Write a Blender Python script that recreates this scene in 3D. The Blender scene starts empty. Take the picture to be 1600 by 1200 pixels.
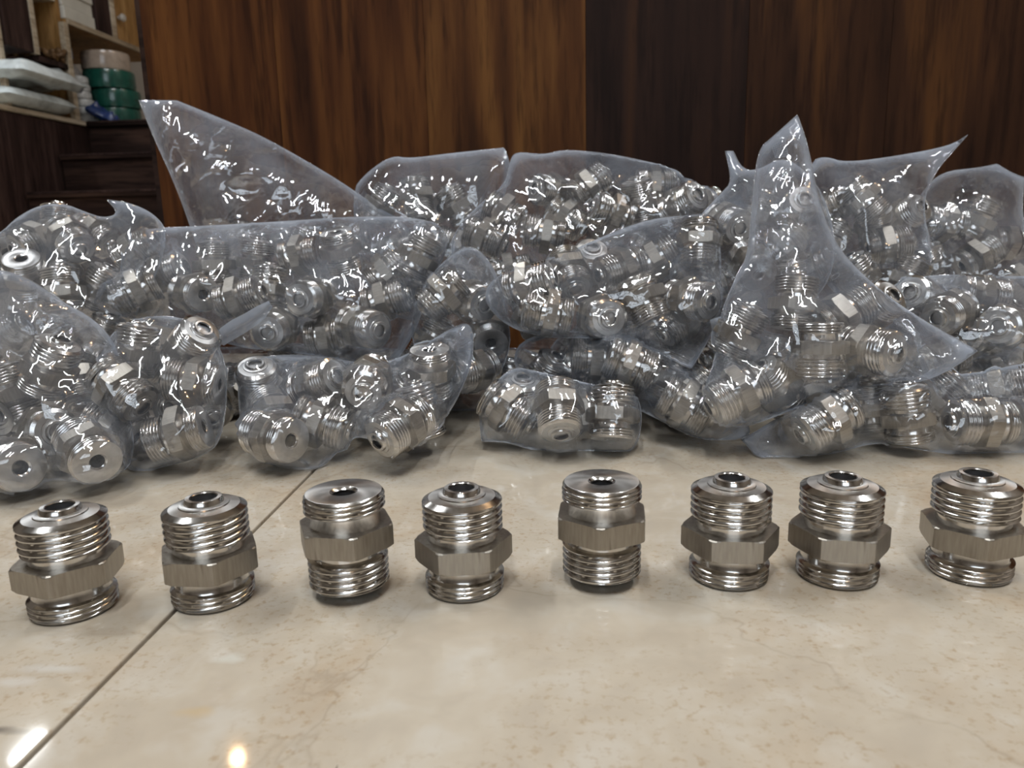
import bpy, bmesh, math, random
import numpy as np
from mathutils import Vector, Matrix
from mathutils.geometry import delaunay_2d_cdt

random.seed(7)
rng = np.random.default_rng(11)
SC = bpy.context.scene
COL = SC.collection

# ------------------------------------------------------------------ camera
FPX, PITCH, ROLL, YAW, CAMH = 1200.0, math.radians(11.9), math.radians(1.38), math.radians(3.9), 0.0993
CAM = np.array([0.0, 0.0, CAMH])
FW = np.array([-math.sin(YAW) * math.cos(PITCH), math.cos(YAW) * math.cos(PITCH), -math.sin(PITCH)])
_r0 = np.array([math.cos(YAW), math.sin(YAW), 0.0]); _u0 = np.cross(_r0, FW)
RT = math.cos(ROLL) * _r0 - math.sin(ROLL) * _u0
UP = math.cos(ROLL) * _u0 + math.sin(ROLL) * _r0
cd = bpy.data.cameras.new('camera'); cam = bpy.data.objects.new('camera', cd); COL.objects.link(cam)
cam.matrix_world = Matrix(((RT[0], UP[0], -FW[0], CAM[0]), (RT[1], UP[1], -FW[1], CAM[1]), (RT[2], UP[2], -FW[2], CAM[2]), (0, 0, 0, 1)))
cd.sensor_fit = 'HORIZONTAL'; cd.sensor_width = 36.0; cd.lens = 36.0 * FPX / 1600.0
cd.clip_start = 0.01; cd.clip_end = 50.0
cd.dof.use_dof = True; cd.dof.focus_distance = 0.27; cd.dof.aperture_fstop = 26.0
SC.camera = cam

# ------------------------------------------------------------------ world, lights, exposure
w = bpy.data.worlds.new('room_air'); SC.world = w; w.use_nodes = True
w.node_tree.nodes['Background'].inputs[0].default_value = (0.85, 0.9, 1.0, 1)
w.node_tree.nodes['Background'].inputs[1].default_value = 0.05
SC.view_settings.view_transform = 'Standard'; SC.view_settings.look = 'None'
SC.view_settings.exposure = 0.38; SC.view_settings.gamma = 1.0
SC.view_settings.use_curve_mapping = False
SC.cycles.use_light_tree = False
SC.cycles.transparent_max_bounces = 40
SC.cycles.max_bounces = 6; SC.cycles.diffuse_bounces = 3; SC.cycles.glossy_bounces = 4
SC.cycles.caustics_reflective = False; SC.cycles.caustics_refractive = False
SC.cycles.sample_clamp_indirect = 6.0; SC.cycles.adaptive_threshold = 0.015

CEIL = 2.6
TUBES = [  # x, y, rotation, watts, length
    (-1.45, 0.95, 90, 21, 1.2), (1.55, 0.85, 90, 19, 1.2), (-2.80, 3.36, 90, 3, 0.22),
    (-0.25, -0.75, 90, 17, 1.2), (0.30, -0.75, 90, 14, 1.2)]
BULBS = [(-1.31, 2.61, 1.965, 2.0), (1.0, 1.5, 1.9, 7), (0.5, -1.3, 2.2, 4)]

def area_light(name, loc, sx, sy, rotz, watts, col):
    l = bpy.data.lights.new(name, 'AREA'); l.shape = 'RECTANGLE'; l.size = sx; l.size_y = sy
    l.energy = watts; l.color = col
    o = bpy.data.objects.new(name, l); o.location = loc; o.rotation_euler = (0, 0, math.radians(rotz)); COL.objects.link(o)
    return o
for x, y, rz, wt, ln in TUBES:
    area_light('tube_light', (x, y, CEIL - 0.075), ln, 0.07, rz, wt, (0.93, 0.97, 1.0))
WIN = (0.05, 1.25, 1.5, 1.3)      # window added behind the camera for sheen on the film: centre x, centre z, width, height
wl_ = area_light('window_fill_light', (WIN[0], -2.28, WIN[1]), WIN[2], WIN[3], 0, 17, (0.80, 0.90, 1.0)); wl_.rotation_euler = (math.radians(90), 0, 0)
for x, y, z, wt in BULBS:
    l = bpy.data.lights.new('bulb_light', 'POINT'); l.energy = wt; l.color = (1.0, 0.62, 0.32); l.shadow_soft_size = 0.024
    o = bpy.data.objects.new('bulb_light', l); o.location = (x, y, z); COL.objects.link(o)

# ------------------------------------------------------------------ helpers
def ray(u, v):
    return FW + RT * (u - 800.0) / FPX - UP * (v - 600.0) / FPX
def at(u, v, Y):                      # the point seen at photo pixel (u, v) that stands at depth Y
    d = ray(u, v); return CAM + d * (Y / d[1])
def floor_at(u, v):
    d = ray(u, v); return CAM + d * (-CAMH / d[2])

def tag(o, label, cat, group=None, kind=None):
    if label: o['label'] = label
    if cat: o['category'] = cat
    if group: o['group'] = group
    if kind: o['kind'] = kind
    return o
def mesh_obj(name, me, mat=None, parent=None):
    o = bpy.data.objects.new(name, me)
    if mat is not None and len(me.materials) == 0: me.materials.append(mat)
    COL.objects.link(o)
    if parent is not None: o.parent = parent
    return o
def empty(name, loc=(0, 0, 0)):
    o = bpy.data.objects.new(name, None); o.empty_display_size = 0.01; o.location = loc; COL.objects.link(o); return o
def pydata(name, verts, faces, smooth=None):
    me = bpy.data.meshes.new(name); me.from_pydata([tuple(map(float, v)) for v in verts], [], [tuple(int(i) for i in f) for f in faces]); me.update()
    if smooth is not None:
        me.shade_smooth()
        if smooth < 179: me.set_sharp_from_angle(angle=math.radians(smooth))
    return me
def box_mesh(name, sx, sy, sz, bevel=0.0, origin=(0, 0, 0), seg=2):
    bm = bmesh.new(); bmesh.ops.create_cube(bm, size=1.0)
    for v in bm.verts: v.co = Vector((v.co.x * sx + origin[0], v.co.y * sy + origin[1], v.co.z * sz + origin[2]))
    if bevel > 0: bmesh.ops.bevel(bm, geom=bm.edges[:], offset=bevel, segments=seg, affect='EDGES', profile=0.5)
    me = bpy.data.meshes.new(name); bm.to_mesh(me); bm.free()
    return me
def box(name, lo, hi, mat, parent=None, bevel=0.0):
    lo = np.array(lo, float); hi = np.array(hi, float); c = (lo + hi) / 2; s = hi - lo
    if parent is None:
        o = mesh_obj(name, box_mesh(name, *s, bevel=bevel), mat); o.location = c
    else:
        o = mesh_obj(name, box_mesh(name, *s, bevel=bevel), mat, parent); o.location = Vector(c) - parent.location
    return o
def lathe(name, prof, n=32, smooth=35):
    V, F = [], []
    for r, z in prof:
        for k in range(n):
            t = 2 * math.pi * k / n; V.append((r * math.cos(t), r * math.sin(t), z))
    for i in range(len(prof) - 1):
        for k in range(n):
            a, b = i * n + k, i * n + (k + 1) % n
            F.append((a, b, b + n, a + n))
    return pydata(name, V, F, smooth)
def tube_mesh(name, pts, rad, n=6, closed=False):
    P = np.array(pts, float); m = len(P); V, F = [], []
    for i in range(m):
        a = P[(i - 1) % m] if (closed or i > 0) else P[0]
        b = P[(i + 1) % m] if (closed or i < m - 1) else P[-1]
        t = b - a; t = t / (np.linalg.norm(t) + 1e-12)
        s = np.cross(t, (0.21, 0.93, 0.3)); s /= np.linalg.norm(s) + 1e-12; q = np.cross(t, s)
        for k in range(n):
            th = 2 * math.pi * k / n; V.append(P[i] + rad * (math.cos(th) * s + math.sin(th) * q))
    for i in range(m if closed else m - 1):
        j = (i + 1) % m
        for k in range(n):
            F.append((i * n + k, i * n + (k + 1) % n, j * n + (k + 1) % n, j * n + k))
    return pydata(name, V, F, 180)

# ------------------------------------------------------------------ materials
class NT:
    def __init__(self, name):
        self.m = bpy.data.materials.new(name); self.m.use_nodes = True
        self.t = self.m.node_tree; self.t.nodes.clear()
        self.out = self.n('ShaderNodeOutputMaterial')
    def n(self, typ, **kw):
        nd = self.t.nodes.new(typ)
        for k, v in kw.items():
            if hasattr(nd, k): setattr(nd, k, v)
        return nd
    def set(self, nd, **kw):
        for k, v in kw.items():
            s = nd.inputs[k.replace('_', ' ')] if k.replace('_', ' ') in nd.inputs else nd.inputs[k]
            if hasattr(v, 'is_output'): self.t.links.new(v, s)
            else: s.default_value = v
        return nd
    def link(self, a, b): self.t.links.new(a, b)
    def pbsdf(self, **kw):
        b = self.n('ShaderNodeBsdfPrincipled'); self.link(b.outputs[0], self.out.inputs[0])
        for k, v in kw.items():
            s = b.inputs[k]
            if hasattr(v, 'is_output'): self.link(v, s)
            else: s.default_value = v
        return b
    def coord(self, which='Object', scale=(1, 1, 1), loc=(0, 0, 0), rot=(0, 0, 0)):
        c = self.n('ShaderNodeTexCoord'); mp = self.n('ShaderNodeMapping'); self.link(c.outputs[which], mp.inputs[0])
        mp.inputs['Scale'].default_value = scale; mp.inputs['Location'].default_value = loc; mp.inputs['Rotation'].default_value = rot
        return mp.outputs[0]
    def world(self, scale=(1, 1, 1), loc=(0, 0, 0)):
        g = self.n('ShaderNodeNewGeometry'); mp = self.n('ShaderNodeMapping'); self.link(g.outputs['Position'], mp.inputs[0])
        mp.inputs['Scale'].default_value = scale; mp.inputs['Location'].default_value = loc
        return mp.outputs[0]
    def noise(self, vec, scale, detail=4, rough=0.55, dist=0.0):
        nd = self.n('ShaderNodeTexNoise'); self.link(vec, nd.inputs['Vector'])
        nd.inputs['Scale'].default_value = scale; nd.inputs['Detail'].default_value = detail
        nd.inputs['Roughness'].default_value = rough; nd.inputs['Distortion'].default_value = dist
        return nd.outputs['Fac']
    def ramp(self, fac, stops, interp='LINEAR'):
        r = self.n('ShaderNodeValToRGB'); self.link(fac, r.inputs[0]); r.color_ramp.interpolation = interp
        e = r.color_ramp.elements
        while len(e) < len(stops): e.new(0.5)
        for i, (p, c) in enumerate(stops):
            e[i].position = p; e[i].color = (c, c, c, 1) if not hasattr(c, '__len__') else (*c, 1)
        return r.outputs[0]
    def mix(self, fac, a, b, mode='MIX'):
        m = self.n('ShaderNodeMix'); m.data_type = 'RGBA'; m.blend_type = mode; m.clamp_factor = True
        for idx, v in ((0, fac), (6, a), (7, b)):
            if hasattr(v, 'is_output'): self.link(v, m.inputs[idx])
            elif idx == 0: m.inputs[0].default_value = v
            else: m.inputs[idx].default_value = (*v, 1)
        return m.outputs[2]
    def math(self, op, a, b=0.0, c=None):
        m = self.n('ShaderNodeMath'); m.operation = op
        for i, v in enumerate((a, b) if c is None else (a, b, c)):
            if hasattr(v, 'is_output'): self.link(v, m.inputs[i])
            else: m.inputs[i].default_value = v
        return m.outputs[0]
    def bump(self, h, strength=0.2, dist=0.001):
        b = self.n('ShaderNodeBump'); b.inputs['Strength'].default_value = strength; b.inputs['Distance'].default_value = dist
        self.link(h, b.inputs['Height']); return b.outputs[0]

def simple_mat(name, col, rough=0.5, metallic=0.0, spec=0.5, var=0.12, scale=30, bump=0.0, coat=0.0):
    T = NT(name); v = T.coord('Object')
    n = T.noise(v, scale, 2)
    c2 = tuple(x * (1 - 2.2 * var) for x in col); c3 = tuple(min(1, x * (1 + var)) for x in col)
    c = T.ramp(n, [(0.3, c2), (0.55, col), (0.75, c3)])
    kw = {'Base Color': c, 'Roughness': rough, 'Metallic': metallic, 'Specular IOR Level': spec, 'Coat Weight': coat}
    if bump: kw['Normal'] = T.bump(n, bump, 0.002)
    T.pbsdf(**kw); return T.m

def mat_marble():
    T = NT('cream_marble_tile'); P = T.world()
    nz = T.n('ShaderNodeTexNoise'); T.link(P, nz.inputs['Vector'])
    nz.inputs['Scale'].default_value = 14; nz.inputs['Detail'].default_value = 4; nz.inputs['Roughness'].default_value = 0.62; nz.inputs['Distortion'].default_value = 0.7
    sep = T.n('ShaderNodeSeparateColor'); T.link(nz.outputs['Color'], sep.inputs[0])
    c = T.ramp(sep.outputs[0], [(0.26, (0.49, 0.405, 0.31)), (0.44, (0.555, 0.475, 0.37)), (0.60, (0.59, 0.515, 0.41)), (0.8, (0.62, 0.56, 0.47))])
    mot = T.noise(P, 62, 3, 0.6, 0.4)                                  # cloudy mottling
    c = T.mix(T.ramp(mot, [(0.34, 0.35), (0.5, 0.0)]), c, (0.47, 0.40, 0.32))
    c = T.mix(T.ramp(mot, [(0.5, 0.0), (0.68, 0.45)]), c, (0.66, 0.62, 0.55))
    bl = T.ramp(sep.outputs[1], [(0.55, 0.0), (0.74, 0.42)])          # tan blotches
    c = T.mix(bl, c, (0.50, 0.34, 0.19))
    pl = T.ramp(sep.outputs[2], [(0.63, 0.0), (0.70, 0.6)])          # pale chips
    c = T.mix(pl, c, (0.76, 0.73, 0.67))
    sp = T.ramp(T.noise(P, 420, 2, 0.7), [(0.53, 0.0), (0.72, 0.6)])  # fine speckle in zones
    zone = T.ramp(sep.outputs[1], [(0.45, 0.0), (0.55, 1.0)])
    c = T.mix(T.math('MULTIPLY', sp, zone), c, (0.40, 0.28, 0.16))
    wv = T.n('ShaderNodeTexVoronoi'); wv.feature = 'DISTANCE_TO_EDGE'   # veins
    ad = T.n('ShaderNodeVectorMath'); ad.operation = 'MULTIPLY_ADD'; T.link(nz.outputs['Color'], ad.inputs[0])
    ad.inputs[1].default_value = (0.10, 0.10, 0.10); T.link(P, ad.inputs[2])
    T.link(ad.outputs[0], wv.inputs['Vector']); wv.inputs['Scale'].default_value = 8
    vein = T.ramp(wv.outputs['Distance'], [(0.0, 0.32), (0.006, 0.17), (0.016, 0.0)])
    vm = T.ramp(sep.outputs[0], [(0.44, 1.0), (0.58, 0.0)])
    c = T.mix(T.math('MULTIPLY', vein, vm), c, (0.30, 0.225, 0.15))
    ds = T.n('ShaderNodeTexVoronoi'); T.link(P, ds.inputs['Vector']); ds.inputs['Scale'].default_value = 75   # dust specks
    dk = T.ramp(ds.outputs['Distance'], [(0.028, 0.75), (0.04, 0.0)])
    dr = T.ramp(ds.outputs['Color'], [(0.80, 0.0), (0.82, 1.0)])
    c = T.mix(T.math('MULTIPLY', dk, dr), c, (0.12, 0.09, 0.07))
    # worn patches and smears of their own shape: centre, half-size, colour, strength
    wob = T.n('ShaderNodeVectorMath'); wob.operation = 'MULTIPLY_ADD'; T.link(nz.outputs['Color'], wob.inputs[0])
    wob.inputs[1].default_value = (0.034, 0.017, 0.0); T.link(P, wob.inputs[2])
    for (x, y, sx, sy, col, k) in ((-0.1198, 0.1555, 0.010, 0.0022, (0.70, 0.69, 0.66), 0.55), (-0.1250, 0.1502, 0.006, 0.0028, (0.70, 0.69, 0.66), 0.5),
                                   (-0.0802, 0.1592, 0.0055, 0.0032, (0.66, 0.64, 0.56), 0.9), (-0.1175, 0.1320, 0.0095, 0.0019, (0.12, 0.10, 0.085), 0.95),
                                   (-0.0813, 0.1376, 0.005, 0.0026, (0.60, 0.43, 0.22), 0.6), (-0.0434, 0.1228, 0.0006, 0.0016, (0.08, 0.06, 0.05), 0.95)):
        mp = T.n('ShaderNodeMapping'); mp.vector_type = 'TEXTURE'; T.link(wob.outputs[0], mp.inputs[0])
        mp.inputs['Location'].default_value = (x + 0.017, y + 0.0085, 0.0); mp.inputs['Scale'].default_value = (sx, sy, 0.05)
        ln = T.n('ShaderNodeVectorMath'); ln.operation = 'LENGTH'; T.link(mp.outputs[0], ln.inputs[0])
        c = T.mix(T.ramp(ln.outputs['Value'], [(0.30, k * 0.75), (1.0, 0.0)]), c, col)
    T.pbsdf(**{'Base Color': c, 'Roughness': 0.055, 'Specular IOR Level': 0.5})
    return T.m

def mat_wood(name, dark, mid, light, seed, coat=0.0, along='Z', rough=0.55):
    T = NT(name)
    oi = T.n('ShaderNodeObjectInfo')
    g = T.n('ShaderNodeNewGeometry')
    off = T.n('ShaderNodeVectorMath'); off.operation = 'SCALE'
    T.link(oi.outputs['Color'], off.inputs[0]); off.inputs['Scale'].default_value = 7.0
    add = T.n('ShaderNodeVectorMath'); T.link(g.outputs['Position'], add.inputs[0]); T.link(off.outputs[0], add.inputs[1])
    sc = {'Z': (1, 1, 0.09), 'X': (0.09, 1, 1), 'Y': (1, 0.09, 1)}[along]
    mp = T.n('ShaderNodeMapping'); T.link(add.outputs[0], mp.inputs[0]); mp.inputs['Scale'].default_value = sc; mp.inputs['Location'].default_value = (seed, seed * 0.7, seed * 1.3)
    v = mp.outputs[0]
    big = T.noise(v, 16, 2, 0.5, 1.4)
    fine = T.noise(v, 150, 3, 0.65)
    band = T.noise(v, 46, 2, 0.6, 0.9)
    mixv = T.math('ADD', T.math('MULTIPLY', big, 0.55), T.math('ADD', T.math('MULTIPLY', band, 0.30), T.math('MULTIPLY', fine, 0.15)))
    c = T.ramp(mixv, [(0.36, dark), (0.5, mid), (0.62, light)])
    c = T.mix(T.math('MULTIPLY', T.ramp(fine, [(0.35, 1.0), (0.5, 0.0)]), 0.45), c, tuple(x * 0.4 for x in dark))
    T.pbsdf(**{'Base Color': c, 'Roughness': rough, 'Coat Weight': coat, 'Coat Roughness': 0.22, 'Specular IOR Level': 0.10})
    return T.m

def mat_turned():        # lathe-turned stainless steel
    T = NT('turned_stainless_steel'); v = T.coord('Object')
    tg = T.n('ShaderNodeTangent'); tg.direction_type = 'RADIAL'; tg.axis = 'Z'
    n = T.noise(v, 420, 1)
    c = T.ramp(n, [(0.3, (0.58, 0.56, 0.535)), (0.7, (0.68, 0.66, 0.63))])
    rg = T.ramp(n, [(0.3, 0.13), (0.7, 0.19)])
    T.pbsdf(**{'Base Color': c, 'Metallic': 1.0, 'Roughness': rg, 'Anisotropic': 0.25, 'Tangent': tg.outputs[0]})
    return T.m
def mat_faced():         # faced-off ends with radial tool glints
    T = NT('faced_stainless_steel'); v = T.coord('Object')
    tg = T.n('ShaderNodeTangent'); tg.direction_type = 'RADIAL'; tg.axis = 'Z'
    n = T.noise(v, 300, 1)
    T.pbsdf(**{'Base Color': T.ramp(n, [(0.3, (0.54, 0.53, 0.515)), (0.7, (0.64, 0.625, 0.61))]), 'Metallic': 1.0, 'Roughness': 0.41, 'Anisotropic': 0.75, 'Tangent': tg.outputs[0]})
    return T.m
def mat_hex():           # milled, matt flats with dark vertical drag marks
    T = NT('milled_hex_steel'); v = T.coord('Object', (1, 1, 0.12)); oi = T.n('ShaderNodeObjectInfo')
    n = T.noise(v, 900, 2, 0.7)
    st = T.ramp(T.noise(v, 350, 2, 0.7), [(0.62, 0.0), (0.75, 1.0)])
    c = T.ramp(n, [(0.3, (0.33, 0.30, 0.262)), (0.7, (0.44, 0.405, 0.355))])
    c = T.mix(T.math('MULTIPLY', st, 0.6), c, (0.16, 0.135, 0.11))
    T.pbsdf(**{'Base Color': c, 'Metallic': 1.0, 'Roughness': T.ramp(n, [(0.3, 0.36), (0.7, 0.48)])})
    return T.m

def mat_film(name='clear_plastic_film', haze=0.042, gloss=0.13, milk=0.40, tint=(0.74, 0.81, 0.93, 1)):
    T = NT(name)
    lw = T.n('ShaderNodeLayerWeight'); lw.inputs['Blend'].default_value = 0.5
    fc = lw.outputs['Facing']
    fac = T.math('MULTIPLY_ADD', T.math('POWER', fc, 4.0), 0.75, gloss)
    tr = T.n('ShaderNodeBsdfTransparent'); tr.inputs[0].default_value = (0.975, 0.98, 0.99, 1)
    gl = T.n('ShaderNodeBsdfGlossy'); gl.inputs['Roughness'].default_value = 0.06
    gl.inputs[0].default_value = (1, 1, 1, 1)
    m1 = T.n('ShaderNodeMixShader'); T.link(fac, m1.inputs[0]); T.link(tr.outputs[0], m1.inputs[1]); T.link(gl.outputs[0], m1.inputs[2])
    df = T.n('ShaderNodeBsdfDiffuse'); df.inputs[0].default_value = tint
    ts = T.n('ShaderNodeBsdfTranslucent'); ts.inputs[0].default_value = tint
    md = T.n('ShaderNodeMixShader'); md.inputs[0].default_value = 0.5; T.link(df.outputs[0], md.inputs[1]); T.link(ts.outputs[0], md.inputs[2])
    at_ = T.n('ShaderNodeAttribute'); at_.attribute_name = 'milk'      # loose doubled film is cloudier than stretched film
    hz = T.math('ADD', T.math('MULTIPLY_ADD', T.math('POWER', fc, 2.0), 0.13, haze), T.math('MULTIPLY', at_.outputs['Fac'], milk))
    m2 = T.n('ShaderNodeMixShader'); T.link(hz, m2.inputs[0]); T.link(m1.outputs[0], m2.inputs[1]); T.link(md.outputs[0], m2.inputs[2])
    T.link(m2.outputs[0], T.out.inputs[0])
    return T.m

M = {}
M['marble'] = mat_marble()
M['grout'] = simple_mat('grey_brown_grout', (0.17, 0.145, 0.125), 0.85, var=0.2, scale=200)
M['wood_panel'] = mat_wood('varnished_walnut_veneer', (0.024, 0.0085, 0.0036), (0.066, 0.0225, 0.0075), (0.135, 0.052, 0.015), 3.1)
M['wood_old'] = mat_wood('dark_old_stained_wood', (0.010, 0.006, 0.005), (0.024, 0.0135, 0.011), (0.052, 0.029, 0.021), 8.2, along='X')
M['wood_red'] = mat_wood('dark_red_brown_wood', (0.014, 0.0085, 0.0078), (0.034, 0.0195, 0.0172), (0.060, 0.036, 0.031), 5.7, along='Z')
M['wood_ochre'] = mat_wood('ochre_plywood', (0.20, 0.105, 0.035), (0.30, 0.165, 0.06), (0.40, 0.24, 0.10), 1.9, along='Z')
M['wood_edge'] = mat_wood('pale_worn_wood_edge', (0.28, 0.22, 0.15), (0.42, 0.35, 0.26), (0.55, 0.48, 0.38), 6.4, along='Y')
M['turned'] = mat_turned()
M['hex'] = mat_hex()
M['faced'] = mat_faced()
M['film'] = mat_film()
M['film_edge'] = mat_film('plastic_film_welded_edge', 0.22, 0.15, 0.0, (0.80, 0.80, 0.82, 1))
M['wall'] = simple_mat('painted_plaster', (0.24, 0.205, 0.17), 0.8, var=0.05, scale=4)
M['ceil'] = simple_mat('ceiling_paint', (0.40, 0.39, 0.37), 0.9, var=0.03, scale=4)
M['dark'] = simple_mat('bore_shade_dark', (0.022, 0.021, 0.022), 0.55, var=0.1)  # dark colour stands in for the shade deep inside the bores

# ------------------------------------------------------------------ room
X0, X1, Y0, Y1 = -3.1, 2.4, -2.3, 3.6
fl = mesh_obj('floor', box_mesh('floor', X1 - X0, Y1 - Y0, 0.03, origin=((X0 + X1) / 2, (Y0 + Y1) / 2, -0.0165)), M['grout']); fl['kind'] = 'structure'
TS, JX, JY = 0.60, -0.1042, -0.085
tile_me = box_mesh('floor_tile', TS - 0.0013, TS - 0.0013, 0.009, bevel=0.0005, origin=(0, 0, -0.0045)); tile_me.materials.append(M['marble'])
for i in range(-5, 5):
    for j in range(-4, 7):
        cx, cy = JX + TS * (i + 0.5), JY + TS * (j + 0.5)
        if X0 + 0.3 <= cx <= X1 - 0.3 and Y0 + 0.3 <= cy <= Y1 - 0.3:
            t = mesh_obj('floor_tile', tile_me, None, fl); t.location = (cx, cy, 0)
def wall(name, lo, hi, mat='wall'):
    o = box(name, lo, hi, M[mat]); o['kind'] = 'structure'; return o
wall('wall_left', (X0 - 0.1, Y0, 0), (X0, Y1, CEIL)); wall('wall_right', (X1, Y0, 0), (X1 + 0.1, Y1, CEIL))
wall('wall_back', (X0, Y1, 0), (X1, Y1 + 0.1, CEIL)); wall('wall_front', (X0, Y0 - 0.1, 0), (X1, Y0, CEIL))
wn = empty('added_window_1', (WIN[0], Y0, WIN[1])); wn['kind'] = 'structure'  # bars added before the fill light, for streaks on the steel
for k in range(5):
    xx = WIN[0] - WIN[2] / 2 + WIN[2] * k / 4
    box('added_window_bar', (xx - 0.03, Y0 + 0.04, WIN[1] - WIN[3] / 2), (xx + 0.03, Y0 + 0.09, WIN[1] + WIN[3] / 2), M['wood_red'], wn, 0.004)
for zz in (WIN[1] - WIN[3] / 2 - 0.03, WIN[1] + 0.25, WIN[1] + WIN[3] / 2 + 0.03):
    box('added_window_rail', (WIN[0] - WIN[2] / 2 - 0.03, Y0 + 0.038, zz - 0.03), (WIN[0] + WIN[2] / 2 + 0.03, Y0 + 0.092, zz + 0.03), M['wood_red'], wn, 0.004)
wall('ceiling', (X0, Y0, CEIL), (X1, Y1, CEIL + 0.1), 'ceil')

# ------------------------------------------------------------------ wooden counter front behind the pile
WY = 0.60
cp = empty('wood_panel', (0.05, WY, 0))
edges = [-0.3125, -0.212, -0.0996, 0.0188, 0.1352, 0.235, 0.352, 0.470, 0.600]
tones = [(0.1, 0.3, 0.2), (0.55, 0.12, 0.7), (0.35, 0.8, 0.15), (0.92, 0.47, 0.6), (0.21, 0.66, 0.9), (0.7, 0.05, 0.4), (0.48, 0.93, 0.33), (0.15, 0.5, 0.8)]
PW = [M['wood_panel']] * 8
PW[2] = mat_wood('varnished_walnut_veneer_light', (0.030, 0.011, 0.0046), (0.088, 0.033, 0.0105), (0.17, 0.073, 0.021), 3.1)
PW[3] = mat_wood('varnished_walnut_veneer_dark', (0.018, 0.009, 0.0068), (0.028, 0.0135, 0.0095), (0.048, 0.021, 0.011), 4.4)
PW[4] = mat_wood('varnished_walnut_veneer_brown', (0.021, 0.009, 0.0052), (0.046, 0.0190, 0.009), (0.10, 0.041, 0.013), 9.4)
PW[5] = PW[6] = PW[4]
for i in range(8):
    o = box('plank', (edges[i] + 0.00008, WY, 0), (edges[i + 1] - 0.00008, WY + 0.019, 0.325), PW[i], cp, bevel=0.00015)
    o.color = (*tones[i], 1)
box('end_strip', (edges[0] - 0.004, WY + 0.0006, 0), (edges[0], WY + 0.0186, 0.325), M['wood_old'], cp)
box('counter_top', (edges[0] - 0.02, WY - 0.012, 0.3255), (edges[-1] + 0.02, WY + 0.45, 0.345), M['wood_red'], cp, bevel=0.002)
tag(cp, 'dark walnut plank panel of the counter standing behind the pile of bags', 'counter')

# ------------------------------------------------------------------ steel fittings
MM = 0.001; MZ = 0.00095     # fittings: radial and axial millimetre
def revolve_fn(name, rows, n, mat, bore=True, sharp=()):
    """rows: list of (z, function theta -> radius)"""
    V, F = [], []
    for z, fr in rows:
        for k in range(n):
            t = 2 * math.pi * k / n; r = fr(t); V.append((r * math.cos(t) * MM, r * math.sin(t) * MM, z * MZ))
    for i in range(len(rows) - 1):
        for k in range(n):
            a, b = i * n + k, i * n + (k + 1) % n
            F.append((a, b, b + n, a + n))
    c = len(V); V.append((0, 0, rows[-1][0] * MZ)); base = (len(rows) - 1) * n
    for k in range(n): F.append((base + k, base + (k + 1) % n, c))
    me = pydata(name, V, F, 38); me.materials.append(mat)
    sh = {(len(rows) + q) if q < 0 else q for q in sharp}
    for e in me.edges:
        a, b = e.vertices
        if a // n == b // n and a // n in sh: e.use_edge_sharp = True
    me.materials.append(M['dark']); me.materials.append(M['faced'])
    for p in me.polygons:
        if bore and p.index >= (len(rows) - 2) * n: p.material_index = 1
        elif abs(p.normal.z) > 0.9 and (p.center.z < 0.0012 or p.center.z > 0.0262): p.material_index = 2
    return me
def const(r): return lambda t: r
def thread(z, R, depth, pitch, fade):
    def fr(t):
        ph = (z / pitch - t / (2 * math.pi)) % 1.0
        s = 0.5 - 0.5 * math.cos(2 * math.pi * ph); s = s ** 0.5
        return R - depth * fade * (1 - s)
    return fr
def thread_rows(z0, z1, R, depth, pitch, sub=8):
    m = int(abs(z1 - z0) / pitch * sub); out = []
    for i in range(m + 1):
        z = z0 + (z1 - z0) * i / m
        out.append((z, thread(z, R, depth, pitch, 1.0)))
    return out
# axis coordinates in mm, flat bored end at 0, nozzle end at 30
HEX0, HEX1 = 9.2, 15.8
def short_end(n, nthread=4.9, pitch=1.45, R=11.0):
    rows = [(HEX0 + 0.3, const(9.5)), (HEX0, const(9.5)), (nthread + 0.8, const(9.45)), (nthread + 0.3, const(9.8))]
    rows += thread_rows(nthread, 1.0, R, 0.95, pitch)
    rows += [(0.75, const(R - 0.25)), (0.05, const(R - 0.75)), (0.0, const(R - 0.85)), (0.0, const(3.9)), (0.05, const(3.8)), (0.8, const(3.05)), (1.6, const(3.0)), (8.0, const(3.0))]
    return revolve_fn('short_thread', rows, n, M['turned'])
def long_end(n, pitch=2.0, R=11.0):
    rows = [(HEX1 - 0.3, const(9.4)), (HEX1, const(9.4)), (18.0, const(9.4)), (18.4, const(9.7))]
    rows += thread_rows(18.7, 26.8, R, 1.05, pitch)
    rows += [(26.95, const(R - 0.05)), (27.1, const(R - 0.15)), (28.05, const(9.15)), (28.45, const(6.6)), (28.45, const(5.0))]
    return revolve_fn('long_thread', rows, n, M['turned'], False, (-4, -3))
def nozzle(n):
    rows = [(28.3, const(6.7)), (28.75, const(6.4)), (28.85, const(5.7)), (29.1, const(5.2)), (30.3, const(4.95)), (30.6, const(4.7)),
            (30.62, const(4.4)), (30.62, const(3.7)), (30.4, const(3.45)), (29.9, const(3.4)), (20.0, const(3.4))]
    return revolve_fn('nozzle_rim', rows, n, M['turned'])
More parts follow.
